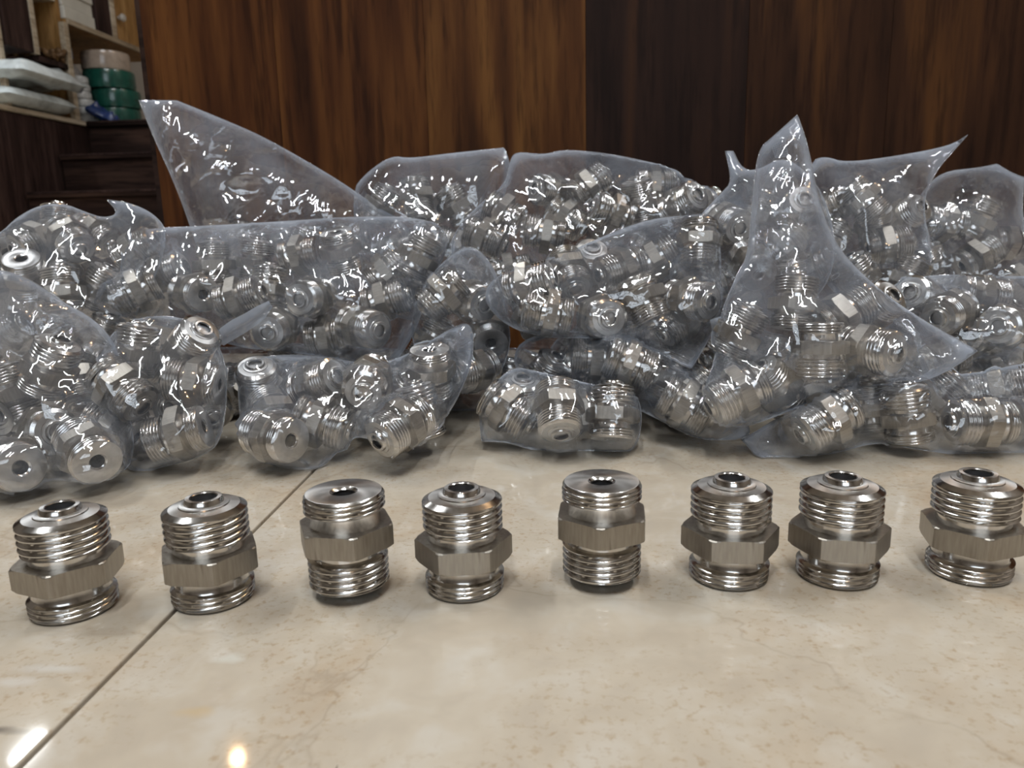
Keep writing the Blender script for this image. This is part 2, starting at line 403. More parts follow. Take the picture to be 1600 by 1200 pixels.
def hexbody(n=72):
    ap = 11.75
    def rh(t):
        a = (t + math.pi / 6) % (math.pi / 3) - math.pi / 6
        return ap / math.cos(a)
    def lim(d): return lambda t: min(rh(t), ap + 1.05 + 1.7 * d, 13.45)
    rows = [(HEX0, const(9.0))]
    for d in (0.0, 0.3, 0.6, 1.0): rows.append((HEX0 + d, lim(d)))
    for d in (1.0, 0.6, 0.3, 0.0): rows.append((HEX1 - d, lim(d)))
    rows.append((HEX1, const(9.0)))
    V, F = [], []
    for z, fr in rows:
        for k in range(n):
            t = 2 * math.pi * k / n; r = fr(t); V.append((r * math.cos(t) * MM, r * math.sin(t) * MM, z * MZ))
    for i in range(len(rows) - 1):
        for k in range(n):
            a, b = i * n + k, i * n + (k + 1) % n
            F.append((a, b, b + n, a + n))
    me = pydata('hex_collar', V, F, 12); me.materials.append(M['hex']); return me
ME_HEX = hexbody()
HI = dict(hex=ME_HEX, s=short_end(64), l=long_end(64), z=nozzle(40))
LO = dict(hex=ME_HEX, s=short_end(40), l=long_end(40), z=nozzle(28))
LO2 = dict(hex=ME_HEX, s=short_end(40, 6.6, 1.5), l=long_end(40, 1.6), z=nozzle(28))
CEN = 0.0143; BS = 0.87         # the bagged fittings are a smaller size
def fitting(mw, kit, label, group):
    t = empty('steel_fitting'); t.matrix_world = mw
    tag(t, label, 'pipe fitting', group)
    mesh_obj('hex_collar', kit['hex'], None, t); mesh_obj('threaded_end', kit['s'], None, t)
    le = mesh_obj('threaded_end', kit['l'], None, t); mesh_obj('nozzle_rim', kit['z'], None, le)
    return t
def frame(axis, spin=0.0):
    z = Vector(axis).normalized(); h = Vector((0, 0, 1)) if abs(z.z) < 0.9 else Vector((0, 1, 0))
    x = h.cross(z).normalized(); y = z.cross(x)
    Rm = Matrix((x, y, z)).transposed()
    return Rm @ Matrix.Rotation(spin, 3, 'Z')
ROW = [  # u of base, v of lowest point, nozzle up, hex spin in degrees, label
    (121, 972, 1, 12, 'steel fitting nozzle up at the left end of the row, before the tile joint'),
    (338, 957, 1, 28, 'steel fitting nozzle up standing over the dark tile joint'),
    (549, 938, 0, 36, 'steel fitting flat bored face up, just past the tile joint'),
    (728, 942, 1, 38, 'steel fitting nozzle up, between the two fittings that stand flat face up'),
    (940, 920, 0, 4, 'steel fitting flat bored face up in the middle of the row'),
    (1137, 923, 1, 28, 'steel fitting nozzle up, next to the middle flat-faced one'),
    (1305, 921, 1, 22, 'steel fitting nozzle up, second from the right end of the row'),
    (1510, 914, 1, 50, 'steel fitting nozzle up at the right end of the row, cut by the frame')]
for u, v, nz, sp, lab in ROW:
    p = floor_at(u, v); d = p - CAM; d[2] = 0; d /= np.linalg.norm(d); p = p + d * (0.0098 if nz else 0.0062)
    Rm = frame((0, 0, 1 if nz else -1), math.radians(sp))
    mw = Matrix.Translation((p[0], p[1], 0.00005 if nz else 0.02912)) @ Rm.to_4x4()
    fitting(mw, HI, lab, 'row of fittings standing on the floor')
# ------------------------------------------------------------------ bags of fittings
# every bag: its outline, the depth at its foot and its head, and how it is told apart (a third entry 1 keeps a corner sharp)
BAGS = [
 dict(key='A', short='sagging left bag', desc='sagging bag at the near left end of the pile', Y=(0.284, 0.345),
  out=[(-70, 430), (0, 418), (55, 440), (95, 470), (150, 500), (186, 545), (190, 600), (205, 650), (212, 700), (200, 742), (120, 752), (0, 766), (-70, 768)]),
 dict(key='B', short='round taut bag', desc='round taut bag by the tile joint', Y=(0.296, 0.345),
  out=[(150, 560), (185, 505), (250, 490), (310, 503), (350, 548), (356, 615), (345, 690), (318, 712), (260, 728), (205, 745), (180, 700), (165, 630)]),
 dict(key='C', short='low bag over the tile joint', desc='low bag with a folded corner over the tile joint', Y=(0.298, 0.375),
  out=[(372, 580), (385, 562), (450, 553), (520, 560), (590, 572), (650, 548), (700, 515), (738, 500), (740, 560), (715, 625), (690, 660), (655, 702), (610, 697), (560, 680), (545, 690), (490, 744, 1), (440, 738), (390, 706), (374, 660)]),
 dict(key='D', short='small squarish bag', desc='small squarish bag at the front middle of the pile', Y=(0.322, 0.35),
  out=[(748, 640), (762, 612), (800, 572), (840, 580), (890, 592), (950, 606), (992, 614), (1004, 640), (1000, 690), (985, 706, 1), (930, 704), (880, 712), (830, 704), (790, 690), (752, 690, 1)]),
 dict(key='E', short='half hidden bag', desc='half hidden bag under the middle of the pile', Y=(0.34, 0.385),
  out=[(800, 540), (860, 515), (930, 520), (1000, 530), (1060, 560), (1110, 590), (1150, 640), (1180, 680), (1130, 690), (1080, 684), (1020, 650), (960, 625), (880, 625), (810, 600)]),
 dict(key='F', short='bag with the tall flap', desc='bag with the tall pointed flap', Y=(0.318, 0.405),
  out=[(1100, 610), (1118, 560), (1125, 490), (1150, 430), (1168, 400), (1174, 330), (1183, 235), (1205, 215), (1246, 178, 1), (1262, 225), (1280, 320), (1310, 390), (1370, 450), (1440, 500), (1528, 548, 1), (1480, 580), (1430, 600), (1340, 604), (1260, 630), (1190, 660), (1150, 672), (1110, 650)]),
 dict(key='G', short='low right bag', desc='low bag at the right front corner of the pile', Y=(0.314, 0.356),
  out=[(1157, 686, 1), (1178, 676), (1210, 655), (1260, 632), (1330, 605), (1400, 590), (1500, 585), (1580, 575), (1680, 570), (1690, 715), (1600, 712), (1500, 712), (1430, 702), (1370, 690), (1310, 708), (1240, 722), (1190, 722, 1)]),
 dict(key='H', short='long flat right bag', desc='long flat bag at the right side of the pile', Y=(0.372, 0.415),
  out=[(1370, 470), (1400, 440), (1470, 428), (1560, 432), (1680, 430), (1690, 600), (1600, 600), (1540, 590), (1450, 600), (1390, 560)]),
 dict(key='I', short='bulging middle bag', desc='bulging bag in the middle of the pile', Y=(0.35, 0.425),
  out=[(755, 470), (765, 440), (800, 420), (850, 412), (930, 375), (1000, 346), (1060, 336), (1108, 338), (1124, 370), (1128, 430), (1122, 500), (1098, 548), (1080, 577, 1), (1040, 556), (990, 535), (920, 528), (850, 528), (790, 510)]),
 dict(key='L', short='wide left bag', desc='wide bag across the left half of the pile', Y=(0.385, 0.432),
  out=[(150, 480), (175, 440), (190, 425), (185, 372), (215, 358), (330, 352), (450, 345), (560, 338), (660, 340), (702, 362), (695, 400), (668, 450), (656, 500), (630, 550), (608, 576), (570, 572), (520, 560), (440, 548), (380, 545), (300, 520), (210, 500)]),
 dict(key='O', short='shadowed rear bag', desc='shadowed bag at the foot of the pile behind the low bags', Y=(0.398, 0.415),
  out=[(185, 610), (205, 555), (270, 535), (350, 545), (420, 535), (520, 540), (620, 545), (720, 550), (820, 540), (870, 570), (870, 630), (800, 650), (700, 652), (600, 652), (480, 652), (380, 650), (280, 650), (200, 645)]),
 dict(key='X', short='shadowed middle bag', desc='shadowed bag behind the half hidden bag', Y=(0.405, 0.425),
  out=[(850, 600), (860, 530), (920, 505), (1020, 500), (1120, 500), (1220, 520), (1260, 560), (1250, 620), (1180, 645), (1050, 648), (920, 648), (860, 640)]),
 dict(key='Z', short='shadowed right bag', desc='shadowed bag behind the low right bag', Y=(0.412, 0.43),
  out=[(1230, 600), (1250, 540), (1340, 530), (1450, 540), (1560, 545), (1690, 540), (1690, 640), (1560, 645), (1420, 645), (1300, 640)]),
 dict(key='N', short='small squeezed bag', desc='small bag squeezed between the wide and the bulging bag', Y=(0.385, 0.415),
  out=[(640, 500), (665, 440), (700, 400), (740, 380), (775, 420), (790, 480), (800, 540), (775, 600), (730, 620), (690, 600), (650, 560)]),
 dict(key='P', short='domed far left bag', desc='domed bag at the far left end of the pile', Y=(0.375, 0.43),
  out=[(-70, 400), (-40, 380), (0, 366), (25, 340), (62, 320), (100, 318), (135, 332), (162, 341), (186, 334), (166, 312, 1), (205, 318), (240, 334), (262, 360), (250, 420), (215, 480), (200, 560), (120, 610), (0, 610), (-70, 610)]),
 dict(key='T', short='bag with the broad milky flap', desc='bag with the broad milky flap standing up at the left', Y=(0.462, 0.505),
  out=[(217, 157, 1), (276, 157, 1), (330, 178), (400, 208), (470, 246), (530, 282), (592, 325), (640, 350), (660, 420), (640, 500), (500, 520), (380, 500), (320, 430), (296, 350), (270, 280), (240, 215)]),
 dict(key='K', short='left back bag', desc='back bag between the broad flap and the middle', Y=(0.462, 0.505),
  out=[(548, 300), (572, 270), (612, 243), (640, 248), (700, 240), (788, 231, 1), (799, 262), (790, 300), (770, 360), (760, 440), (700, 500), (600, 500), (560, 420)]),
 dict(key='J', short='middle back bag', desc='bag along the back of the pile in the middle', Y=(0.425, 0.49),
  out=[(700, 380), (735, 330), (790, 290), (796, 250), (806, 236), (850, 242), (880, 233), (950, 240), (1010, 252), (1050, 262), (1082, 288), (1110, 292), (1128, 312), (1120, 360), (1080, 420), (980, 470), (860, 480), (760, 460), (715, 430)]),
 dict(key='W', short='bag with the little ear', desc='bag with a little upright ear beside the tall flap', Y=(0.4, 0.45),
  out=[(1040, 420), (1090, 340), (1128, 300), (1144, 284), (1133, 236, 1), (1146, 236, 1), (1158, 262), (1180, 268), (1230, 240), (1290, 300), (1310, 400), (1280, 470), (1200, 500), (1120, 500), (1060, 480)]),
 dict(key='Q', short='bag with the long sharp corner', desc='bag with a long sharp corner at the right back of the pile', Y=(0.43, 0.475),
  out=[(1255, 300), (1268, 250), (1290, 244), (1320, 254), (1400, 244), (1485, 228), (1513, 210, 1), (1490, 236), (1462, 268), (1440, 320), (1460, 400), (1440, 470), (1360, 490), (1290, 450), (1262, 380)]),
 dict(key='R', short='hazy far right bag', desc='hazy bag at the far right back of the pile', Y=(0.46, 0.515),
  out=[(1400, 360), (1440, 300), (1470, 268), (1530, 262), (1558, 256, 1), (1580, 270), (1602, 278, 1), (1596, 330), (1610, 400), (1680, 400), (1680, 480), (1560, 480), (1450, 480), (1400, 430)]),
]
# the bagged fittings as they lie: bag, centre, axis towards the nozzle end, turn about the axis, thread kind, label
FITTINGS = [
 ('A', (-0.18495, 0.27547, 0.01724), (-0.7328, 0.6316, 0.2530), 5.40, 0, 'steel fitting showing its flat bored face low in the sagging bag'),
 ('A', (-0.21355, 0.29427, 0.01899), (0.7944, -0.5874, 0.1545), 5.55, 0, 'steel fitting with nozzle turned forward above the flat-faced ones in the sagging left bag'),
 ('A', (-0.21330, 0.27033, 0.01294), (-0.8181, 0.5735, -0.0423), 1.78, 1, 'steel fitting with flat face forward at the bottom corner of the sagging bag'),
 ('A', (-0.21426, 0.30419, 0.04515), (0.4907, 0.0141, 0.8712), 1.86, 0, 'steel fitting standing threads up at the top of the sagging bag'),
 ('A', (-0.23697, 0.30729, 0.03376), (-0.3135, 0.0245, 0.9493), 2.48, 1, 'fitting upright in the upper left of the sagging left bag'),
 ('A', (-0.23662, 0.28500, 0.02311), (0.8913, -0.0925, 0.4440), 2.39, 0, 'fitting slanting in the middle left of the sagging left bag'),
 ('A', (-0.25774, 0.31478, 0.03929), (0.1831, 0.2151, 0.9593), 1.90, 1, 'hidden fitting upright in the upper left of the sagging left bag'),
 ('B', (-0.16098, 0.29834, 0.01621), (-0.9544, -0.1822, -0.2365), 4.28, 1, 'steel fitting lying along the foot of the round taut bag'),
 ('B', (-0.18512, 0.30514, 0.03397), (0.7749, -0.2477, -0.5815), 4.17, 0, 'steel fitting slanting down in the round taut bag'),
 ('B', (-0.16240, 0.32048, 0.03422), (-0.9884, -0.0724, 0.1338), 4.63, 1, 'steel fitting lying level at mid height of the round taut bag'),
 ('B', (-0.19386, 0.33358, 0.04694), (0.1913, 0.1383, 0.9717), 1.38, 0, 'steel fitting standing upright at the top of the round taut bag'),
 ('B', (-0.16922, 0.33721, 0.04776), (0.6743, -0.3152, 0.6678), 4.29, 0, 'fitting slanting in the upper right of the round taut bag'),
 ('B', (-0.18830, 0.32938, 0.01669), (0.9076, -0.2672, 0.3237), 1.88, 0, 'fitting slanting in the lower centre of the round taut bag'),
 ('C', (-0.12059, 0.30015, 0.01493), (-0.8499, 0.5264, 0.0217), 0.75, 0, 'steel fitting with plain bored face turned forward in the low bag over the tile joint'),
 ('C', (-0.08689, 0.32980, 0.03088), (0.0520, -0.9826, -0.1784), 0.08, 0, 'steel fitting with nozzle facing out in the middle of the low bag'),
 ('C', (-0.06064, 0.34461, 0.03163), (-0.0152, 0.2098, -0.9776), 3.38, 0, 'steel fitting standing flat face up at the side of the low bag'),
 ('C', (-0.06346, 0.32538, 0.01946), (-0.2034, 0.0513, 0.9777), 1.82, 0, 'fitting upright in the middle right of the low bag over the tile joint'),
 ('C', (-0.06715, 0.29988, 0.01853), (-0.5724, -0.7710, -0.2789), 5.34, 1, 'fitting lying level in the lower right of the low bag over the tile joint'),
 ('C', (-0.11323, 0.34370, 0.02807), (0.8591, -0.3883, 0.3334), 3.76, 0, 'fitting slanting in the upper centre of the low bag over the tile joint'),
 ('C', (-0.10315, 0.31607, 0.01606), (0.9512, -0.0830, -0.2973), 2.77, 0, 'fitting lying level in the lower centre of the low bag over the tile joint'),
 ('C', (-0.14555, 0.35137, 0.02638), (0.1216, -0.4467, 0.8864), 1.76, 0, 'fitting upright in the upper left of the low bag over the tile joint'),
 ('D', (-0.02400, 0.33255, 0.01703), (0.8206, -0.2648, -0.5064), 1.98, 0, 'steel fitting slanting beside the upright one in the small squarish bag'),
 ('D', (-0.00214, 0.31925, 0.01983), (0.0861, -0.7241, -0.6843), 5.66, 1, 'steel fitting upright with its nozzle down and forward in the small squarish bag'),
 ('D', (0.02120, 0.32448, 0.01842), (0.0552, 0.3766, 0.9247), 2.40, 0, 'steel fitting standing threads up under the wrinkled film of the small squarish bag'),
 ('D', (0.00436, 0.36373, 0.01460), (0.9432, -0.2474, 0.2216), 1.38, 1, 'fitting lying level in the upper centre of the small squarish bag'),
 ('E', (0.03218, 0.35212, 0.03340), (0.9216, -0.0882, -0.3779), 0.53, 1, 'steel fitting lying aslant in the half hidden bag, above the small squarish bag'),
 ('E', (0.05501, 0.33528, 0.01769), (0.8683, -0.2152, -0.4470), 4.20, 1, 'dark shaded steel fitting at the foot of the half hidden bag'),
 ('E', (0.01387, 0.37167, 0.03364), (-0.9946, -0.0484, 0.0917), 4.09, 1, 'steel fitting lying level deep in the half hidden bag'),
 ('E', (-0.00840, 0.38875, 0.02205), (0.4631, -0.3129, 0.8292), 1.95, 0, 'fitting upright in the upper left of the half hidden bag'),
 ('E', (0.06133, 0.36035, 0.01895), (0.7707, 0.1815, 0.6107), 4.79, 0, 'fitting slanting in the middle right of the half hidden bag'),
 ('F', (0.10783, 0.32676, 0.04269), (-0.0123, -0.1109, -0.9938), 5.15, 0, 'steel fitting standing upright at the front of the bag with the tall flap'),
 ('F', (0.13000, 0.32888, 0.04264), (0.5551, -0.8318, 0.0075), 1.28, 0, 'steel fitting with its nozzle face turned forward in the bag with the tall flap'),
 ('F', (0.07089, 0.31473, 0.02757), (-0.8929, -0.1819, -0.4118), 2.15, 0, 'steel fitting slanting at the low corner of the bag with the tall flap'),
 ('F', (0.10260, 0.34757, 0.06227), (0.1142, 0.2128, 0.9704), 4.73, 1, 'steel fitting standing below the tall flap, behind the upright one'),
 ('F', (0.07808, 0.34381, 0.05004), (0.4557, -0.0482, 0.8888), 2.54, 1, 'fitting upright in the upper left of the bag with the tall flap'),
 ('F', (0.09217, 0.33522, 0.02658), (-0.6434, -0.1985, 0.7394), 4.52, 0, 'fitting slanting in the lower left of the bag with the tall flap'),
 ('F', (0.12688, 0.35312, 0.05551), (0.8514, 0.1633, 0.4984), 4.53, 0, 'fitting slanting in the upper centre of the bag with the tall flap'),
 ('F', (0.14345, 0.36100, 0.02923), (-0.1634, 0.1932, 0.9675), 5.24, 0, 'fitting upright in the lower centre of the bag with the tall flap'),
 ('G', (0.10703, 0.31285, 0.01668), (-0.8622, -0.2056, -0.4629), 1.68, 0, 'steel fitting slanting by the dark folded corner of the low right bag'),
 ('G', (0.14333, 0.32174, 0.01760), (-0.1465, 0.0727, 0.9865), 2.81, 0, 'steel fitting standing upright in the low right bag'),
 ('G', (0.17128, 0.31965, 0.01359), (-0.9977, -0.0630, 0.0236), 4.98, 0, 'steel fitting lying level with its hex collar upright in the low right bag'),
 ('G', (0.20257, 0.33182, 0.01263), (-0.9960, -0.0773, -0.0447), 5.21, 0, 'steel fitting lying level, cut off by the picture edge, in the low right bag'),
 ('G', (0.13584, 0.34084, 0.01656), (-0.1289, 0.1965, 0.9720), 4.31, 0, 'fitting upright in the middle centre of the low right bag'),
 ('G', (0.16913, 0.35172, 0.01785), (0.6614, -0.1498, 0.7349), 1.75, 1, 'fitting slanting in the upper right of the low right bag'),
 ('G', (0.19944, 0.35321, 0.01965), (0.8312, -0.4654, 0.3041), 3.63, 1, 'hidden fitting slanting in the upper right of the low right bag'),
 ('H', (0.18763, 0.38577, 0.05100), (-0.7446, -0.6552, -0.1274), 4.10, 0, 'steel fitting with dark bore in the long flat bag at the right'),
 ('H', (0.21123, 0.38025, 0.04469), (-0.6490, -0.7524, 0.1125), 4.47, 1, 'steel fitting facing straight out under tight film in the long flat bag'),
 ('H', (0.18526, 0.41260, 0.05585), (-0.7159, -0.6208, 0.3196), 4.02, 0, 'fitting facing forward in the upper left of the long flat right bag'),
 ('H', (0.21285, 0.40516, 0.05721), (0.9866, 0.0336, -0.1595), 5.74, 0, 'fitting lying level in the upper right of the long flat right bag'),
 ('H', (0.24145, 0.41025, 0.05484), (0.5472, -0.3584, 0.7564), 4.53, 1, 'fitting upright in the upper right of the long flat right bag'),
 ('H', (0.23526, 0.38290, 0.03161), (0.0100, 0.2073, 0.9782), 2.51, 0, 'fitting upright in the lower right of the long flat right bag'),
 ('H', (0.18536, 0.38443, 0.02875), (0.9410, 0.1301, 0.3124), 2.89, 1, 'fitting slanting in the lower centre of the long flat right bag'),
 ('I', (-0.00761, 0.36241, 0.05703), (-0.9738, -0.0186, 0.2264), 5.22, 1, 'steel fitting lying level at the near side of the bulging middle bag'),
 ('I', (-0.01494, 0.37902, 0.06952), (0.9310, -0.2692, 0.2465), 1.33, 0, 'fitting lying level in the middle left of the bulging middle bag'),
 ('I', (0.00368, 0.39647, 0.07280), (0.2383, -0.7346, -0.6353), 2.73, 1, 'fitting slanting in the middle centre of the bulging middle bag'),
 ('I', (0.01880, 0.37103, 0.05338), (0.2661, -0.9621, 0.0597), 2.98, 0, 'steel fitting with nozzle forward beside the level one in the bulging middle bag'),
 ('I', (0.03937, 0.37186, 0.06020), (0.3768, -0.2987, -0.8768), 0.68, 1, 'steel fitting leaning in the bulging middle bag with a bright hex flat'),
 ('I', (0.06208, 0.37514, 0.06031), (0.6117, -0.7910, -0.0090), 6.10, 0, 'steel fitting with its nozzle pointing out at the far side of the bulging middle bag'),
 ('I', (0.07051, 0.40637, 0.08575), (-0.0332, -0.2411, -0.9699), 3.78, 0, 'steel fitting standing upright at the top of the bulging middle bag'),
 ('I', (0.05226, 0.42451, 0.07866), (0.8710, -0.0169, 0.4909), 3.68, 0, 'fitting slanting in the upper right of the bulging middle bag'),
 ('I', (0.02907, 0.40440, 0.07417), (-0.8604, -0.4391, -0.2586), 5.64, 0, 'fitting lying level in the middle centre of the bulging middle bag'),
 ('L', (-0.13289, 0.39925, 0.06283), (-0.2047, -0.9788, 0.0084), 0.09, 1, 'steel fitting with nozzle facing out in the middle of the wide left bag'),
 ('L', (-0.14862, 0.38640, 0.04793), (0.0187, -0.9997, -0.0174), 5.11, 0, 'steel fitting facing out at the bottom of the wide left bag'),
 ('L', (-0.10014, 0.37987, 0.04900), (0.8009, -0.5949, -0.0675), 0.25, 0, 'steel fitting with nozzle face turned forward at the lower corner of the wide left bag'),
 ('L', (-0.09240, 0.40223, 0.06055), (0.9711, 0.0462, 0.2343), 1.58, 0, 'fitting lying level in the middle right of the wide left bag'),
 ('L', (-0.12379, 0.40026, 0.04199), (0.9925, 0.0083, 0.1216), 5.16, 1, 'fitting lying level in the lower centre of the wide left bag'),
 ('L', (-0.22535, 0.39276, 0.06775), (-0.8253, -0.4483, -0.3434), 3.13, 0, 'steel fitting with worn threads at the left end of the wide left bag'),
 ('L', (-0.19943, 0.40518, 0.06585), (-0.7846, 0.6196, 0.0243), 0.36, 0, 'steel fitting with its flat face half turned forward in the wide left bag'),
 ('L', (-0.16800, 0.39397, 0.06406), (0.9683, 0.0365, 0.2470), 1.15, 1, 'fitting lying level in the middle centre of the wide left bag'),
 ('L', (-0.16163, 0.41597, 0.06772), (0.0969, 0.2120, 0.9724), 0.67, 0, 'fitting upright in the middle centre of the wide left bag'),
 ('L', (-0.12184, 0.42442, 0.08475), (0.1145, 0.2808, -0.9529), 2.36, 1, 'steel fitting with flat face up near the top of the wide left bag'),
 ('L', (-0.19526, 0.42553, 0.08159), (-0.0183, 0.0747, 0.9970), 6.13, 1, 'fitting upright in the upper left of the wide left bag'),
 ('L', (-0.17439, 0.43470, 0.08157), (0.1631, 0.0486, 0.9854), 5.48, 1, 'fitting upright in the upper centre of the wide left bag'),
 ('L', (-0.07651, 0.41555, 0.08351), (0.5047, 0.0749, 0.8600), 2.23, 0, 'fitting upright in the upper right of the wide left bag'),
 ('L', (-0.09688, 0.43093, 0.07507), (0.7853, 0.0958, 0.6116), 5.07, 0, 'fitting slanting in the upper right of the wide left bag'),
 ('L', (-0.22201, 0.42232, 0.07617), (0.9541, -0.0238, 0.2985), 0.53, 0, 'fitting lying level in the upper left of the wide left bag'),
 ('L', (-0.14670, 0.43423, 0.08394), (0.9873, -0.0651, 0.1449), 6.28, 0, 'fitting lying level in the upper centre of the wide left bag'),
 ('O', (-0.18477, 0.41181, 0.01514), (0.7083, -0.6496, 0.2764), 2.13, 0, 'steel fitting with dark bore in the gap between the round bag and the low bag'),
 ('O', (-0.18182, 0.38707, 0.01666), (-0.0900, 0.0365, 0.9953), 1.41, 1, 'fitting upright in the middle left of the shadowed rear bag'),
 ('O', (-0.15553, 0.40787, 0.02450), (0.5498, 0.0473, 0.8340), 4.03, 0, 'fitting upright in the upper centre of the shadowed rear bag'),
 ('O', (-0.11740, 0.41234, 0.02167), (0.9833, -0.0653, 0.1701), 2.81, 0, 'fitting lying level in the upper centre of the shadowed rear bag'),
 ('O', (-0.09015, 0.40431, 0.01529), (-0.1243, 0.0244, 0.9919), 1.22, 0, 'fitting upright in the middle centre of the shadowed rear bag'),
 ('O', (-0.06083, 0.39920, 0.01747), (0.8699, -0.0114, 0.4930), 3.25, 0, 'fitting slanting in the middle right of the shadowed rear bag'),
 ('O', (-0.02862, 0.40242, 0.01571), (0.1919, 0.0423, 0.9805), 2.06, 0, 'fitting upright in the middle right of the shadowed rear bag'),
 ('O', (-0.05082, 0.41884, 0.02191), (0.9391, -0.0431, 0.3409), 2.82, 0, 'fitting slanting in the upper right of the shadowed rear bag'),
 ('O', (-0.13712, 0.39272, 0.01799), (-0.8209, -0.1164, 0.5590), 2.01, 0, 'fitting slanting in the middle centre of the shadowed rear bag'),
 ('O', (-0.21092, 0.39723, 0.01840), (-0.8141, -0.1081, 0.5706), 2.31, 1, 'hidden fitting slanting in the middle left of the shadowed rear bag'),
 ('X', (0.01120, 0.40610, 0.03438), (0.5039, 0.0371, 0.8630), 2.35, 0, 'fitting upright in the upper left of the shadowed middle bag'),
 ('X', (0.03484, 0.42410, 0.03364), (0.9816, -0.0765, 0.1748), 4.70, 0, 'fitting lying level in the upper left of the shadowed middle bag'),
 ('X', (0.06297, 0.42196, 0.03033), (-0.2041, -0.1525, 0.9670), 0.96, 1, 'fitting upright in the upper centre of the shadowed middle bag'),
 ('X', (0.08989, 0.42703, 0.02288), (0.8578, -0.0121, 0.5138), 0.89, 1, 'fitting slanting in the upper right of the shadowed middle bag'),
 ('X', (0.11292, 0.41636, 0.02367), (0.1385, 0.0472, 0.9892), 5.43, 1, 'fitting upright in the middle right of the shadowed middle bag'),
 ('X', (0.02553, 0.41172, 0.01581), (0.9353, -0.0421, 0.3514), 2.41, 1, 'fitting slanting in the lower left of the shadowed middle bag'),
 ('X', (0.05605, 0.40512, 0.01801), (-0.7493, -0.0822, 0.6571), 1.96, 1, 'fitting slanting in the middle centre of the shadowed middle bag'),
 ('X', (0.08483, 0.40212, 0.01825), (0.4751, 0.0428, 0.8789), 4.80, 0, 'hidden fitting upright in the middle right of the shadowed middle bag'),
 ('Z', (0.13792, 0.42186, 0.01774), (0.9314, -0.0359, 0.3622), 2.76, 0, 'fitting slanting in the upper left of the shadowed right bag'),
 ('Z', (0.19085, 0.42414, 0.01879), (0.7363, 0.0247, 0.6762), 5.51, 0, 'fitting slanting in the upper centre of the shadowed right bag'),
 ('Z', (0.23467, 0.42661, 0.01635), (0.2708, 0.0663, 0.9604), 3.53, 0, 'fitting upright in the upper right of the shadowed right bag'),
 ('Z', (0.15289, 0.40075, 0.01379), (0.9944, -0.1043, 0.0148), 3.61, 0, 'fitting lying level in the middle left of the shadowed right bag'),
 ('Z', (0.19492, 0.40435, 0.01882), (-0.5342, -0.0068, 0.8454), 0.21, 1, 'fitting upright in the upper centre of the shadowed right bag'),
 ('Z', (0.22549, 0.40746, 0.01538), (0.9785, -0.0578, 0.1980), 5.69, 0, 'fitting lying level in the upper right of the shadowed right bag'),
 ('N', (-0.06056, 0.38309, 0.06364), (-0.7386, -0.2367, -0.6312), 5.03, 0, 'steel fitting slanting at the top of the small squeezed bag'),
 ('N', (-0.04706, 0.40232, 0.05896), (0.6070, -0.7864, -0.1144), 2.85, 1, 'fitting facing forward in the upper centre of the small squeezed bag'),
 ('N', (-0.03947, 0.40893, 0.04187), (-0.1567, 0.9089, 0.3865), 2.91, 1, 'fitting facing forward in the middle right of the small squeezed bag'),
 ('N', (-0.04588, 0.38005, 0.02576), (-0.6807, -0.7302, -0.0592), 2.84, 0, 'rounded dark steel fitting at the foot of the small squeezed bag'),
 ('N', (-0.06917, 0.40489, 0.03929), (0.5075, 0.2111, 0.8354), 3.33, 1, 'fitting upright in the middle left of the small squeezed bag'),
 ('P', (-0.28672, 0.39800, 0.07660), (-0.2240, 0.5114, -0.8297), 4.97, 0, 'steel fitting with brightly lit flat face up in the domed far left bag'),
 ('P', (-0.26240, 0.38928, 0.07073), (-0.1102, 0.1684, 0.9795), 4.08, 1, 'steel fitting standing upright in the domed far left bag'),
 ('P', (-0.29286, 0.41693, 0.09455), (-0.4669, -0.8285, -0.3092), 4.48, 0, 'fitting slanting in the upper left of the domed far left bag'),
 ('P', (-0.26680, 0.40955, 0.09546), (0.7144, -0.5059, -0.4834), 2.12, 0, 'fitting facing forward in the upper centre of the domed far left bag'),
 ('P', (-0.29536, 0.44360, 0.10447), (0.0448, 0.2094, 0.9768), 1.76, 1, 'fitting upright in the upper centre of the domed far left bag'),
 ('P', (-0.26986, 0.43684, 0.09723), (0.8481, -0.1251, -0.5148), 1.45, 0, 'fitting slanting in the upper centre of the domed far left bag'),
 ('P', (-0.25367, 0.40893, 0.07020), (0.5452, 0.1348, 0.8274), 3.74, 0, 'fitting upright in the middle centre of the domed far left bag'),
 ('P', (-0.31595, 0.40638, 0.07406), (0.6490, -0.0675, 0.7578), 3.68, 0, 'fitting upright in the middle left of the domed far left bag'),
 ('P', (-0.24074, 0.42873, 0.08909), (0.8691, 0.1582, 0.4687), 3.97, 1, 'fitting slanting in the upper right of the domed far left bag'),
 ('P', (-0.30136, 0.39640, 0.04728), (0.8943, 0.0167, 0.4471), 4.09, 0, 'fitting slanting in the lower left of the domed far left bag'),
 ('P', (-0.27213, 0.39917, 0.04208), (-0.4064, 0.0037, 0.9137), 3.52, 0, 'fitting upright in the lower centre of the domed far left bag'),
 ('P', (-0.24644, 0.39634, 0.04425), (0.4291, 0.0656, 0.9009), 2.11, 0, 'hidden fitting upright in the lower centre of the domed far left bag'),
 ('P', (-0.28169, 0.38037, 0.02881), (0.9975, -0.0704, 0.0018), 0.49, 1, 'fitting lying level in the lower left of the domed far left bag'),
 ('P', (-0.24711, 0.37585, 0.03379), (0.9718, -0.1675, 0.1661), 4.55, 0, 'fitting lying level in the lower centre of the domed far left bag'),
 ('T', (-0.13109, 0.47648, 0.09095), (0.9871, -0.0694, 0.1443), 2.75, 0, 'fitting lying level in the upper right of the bag with the broad milky flap'),
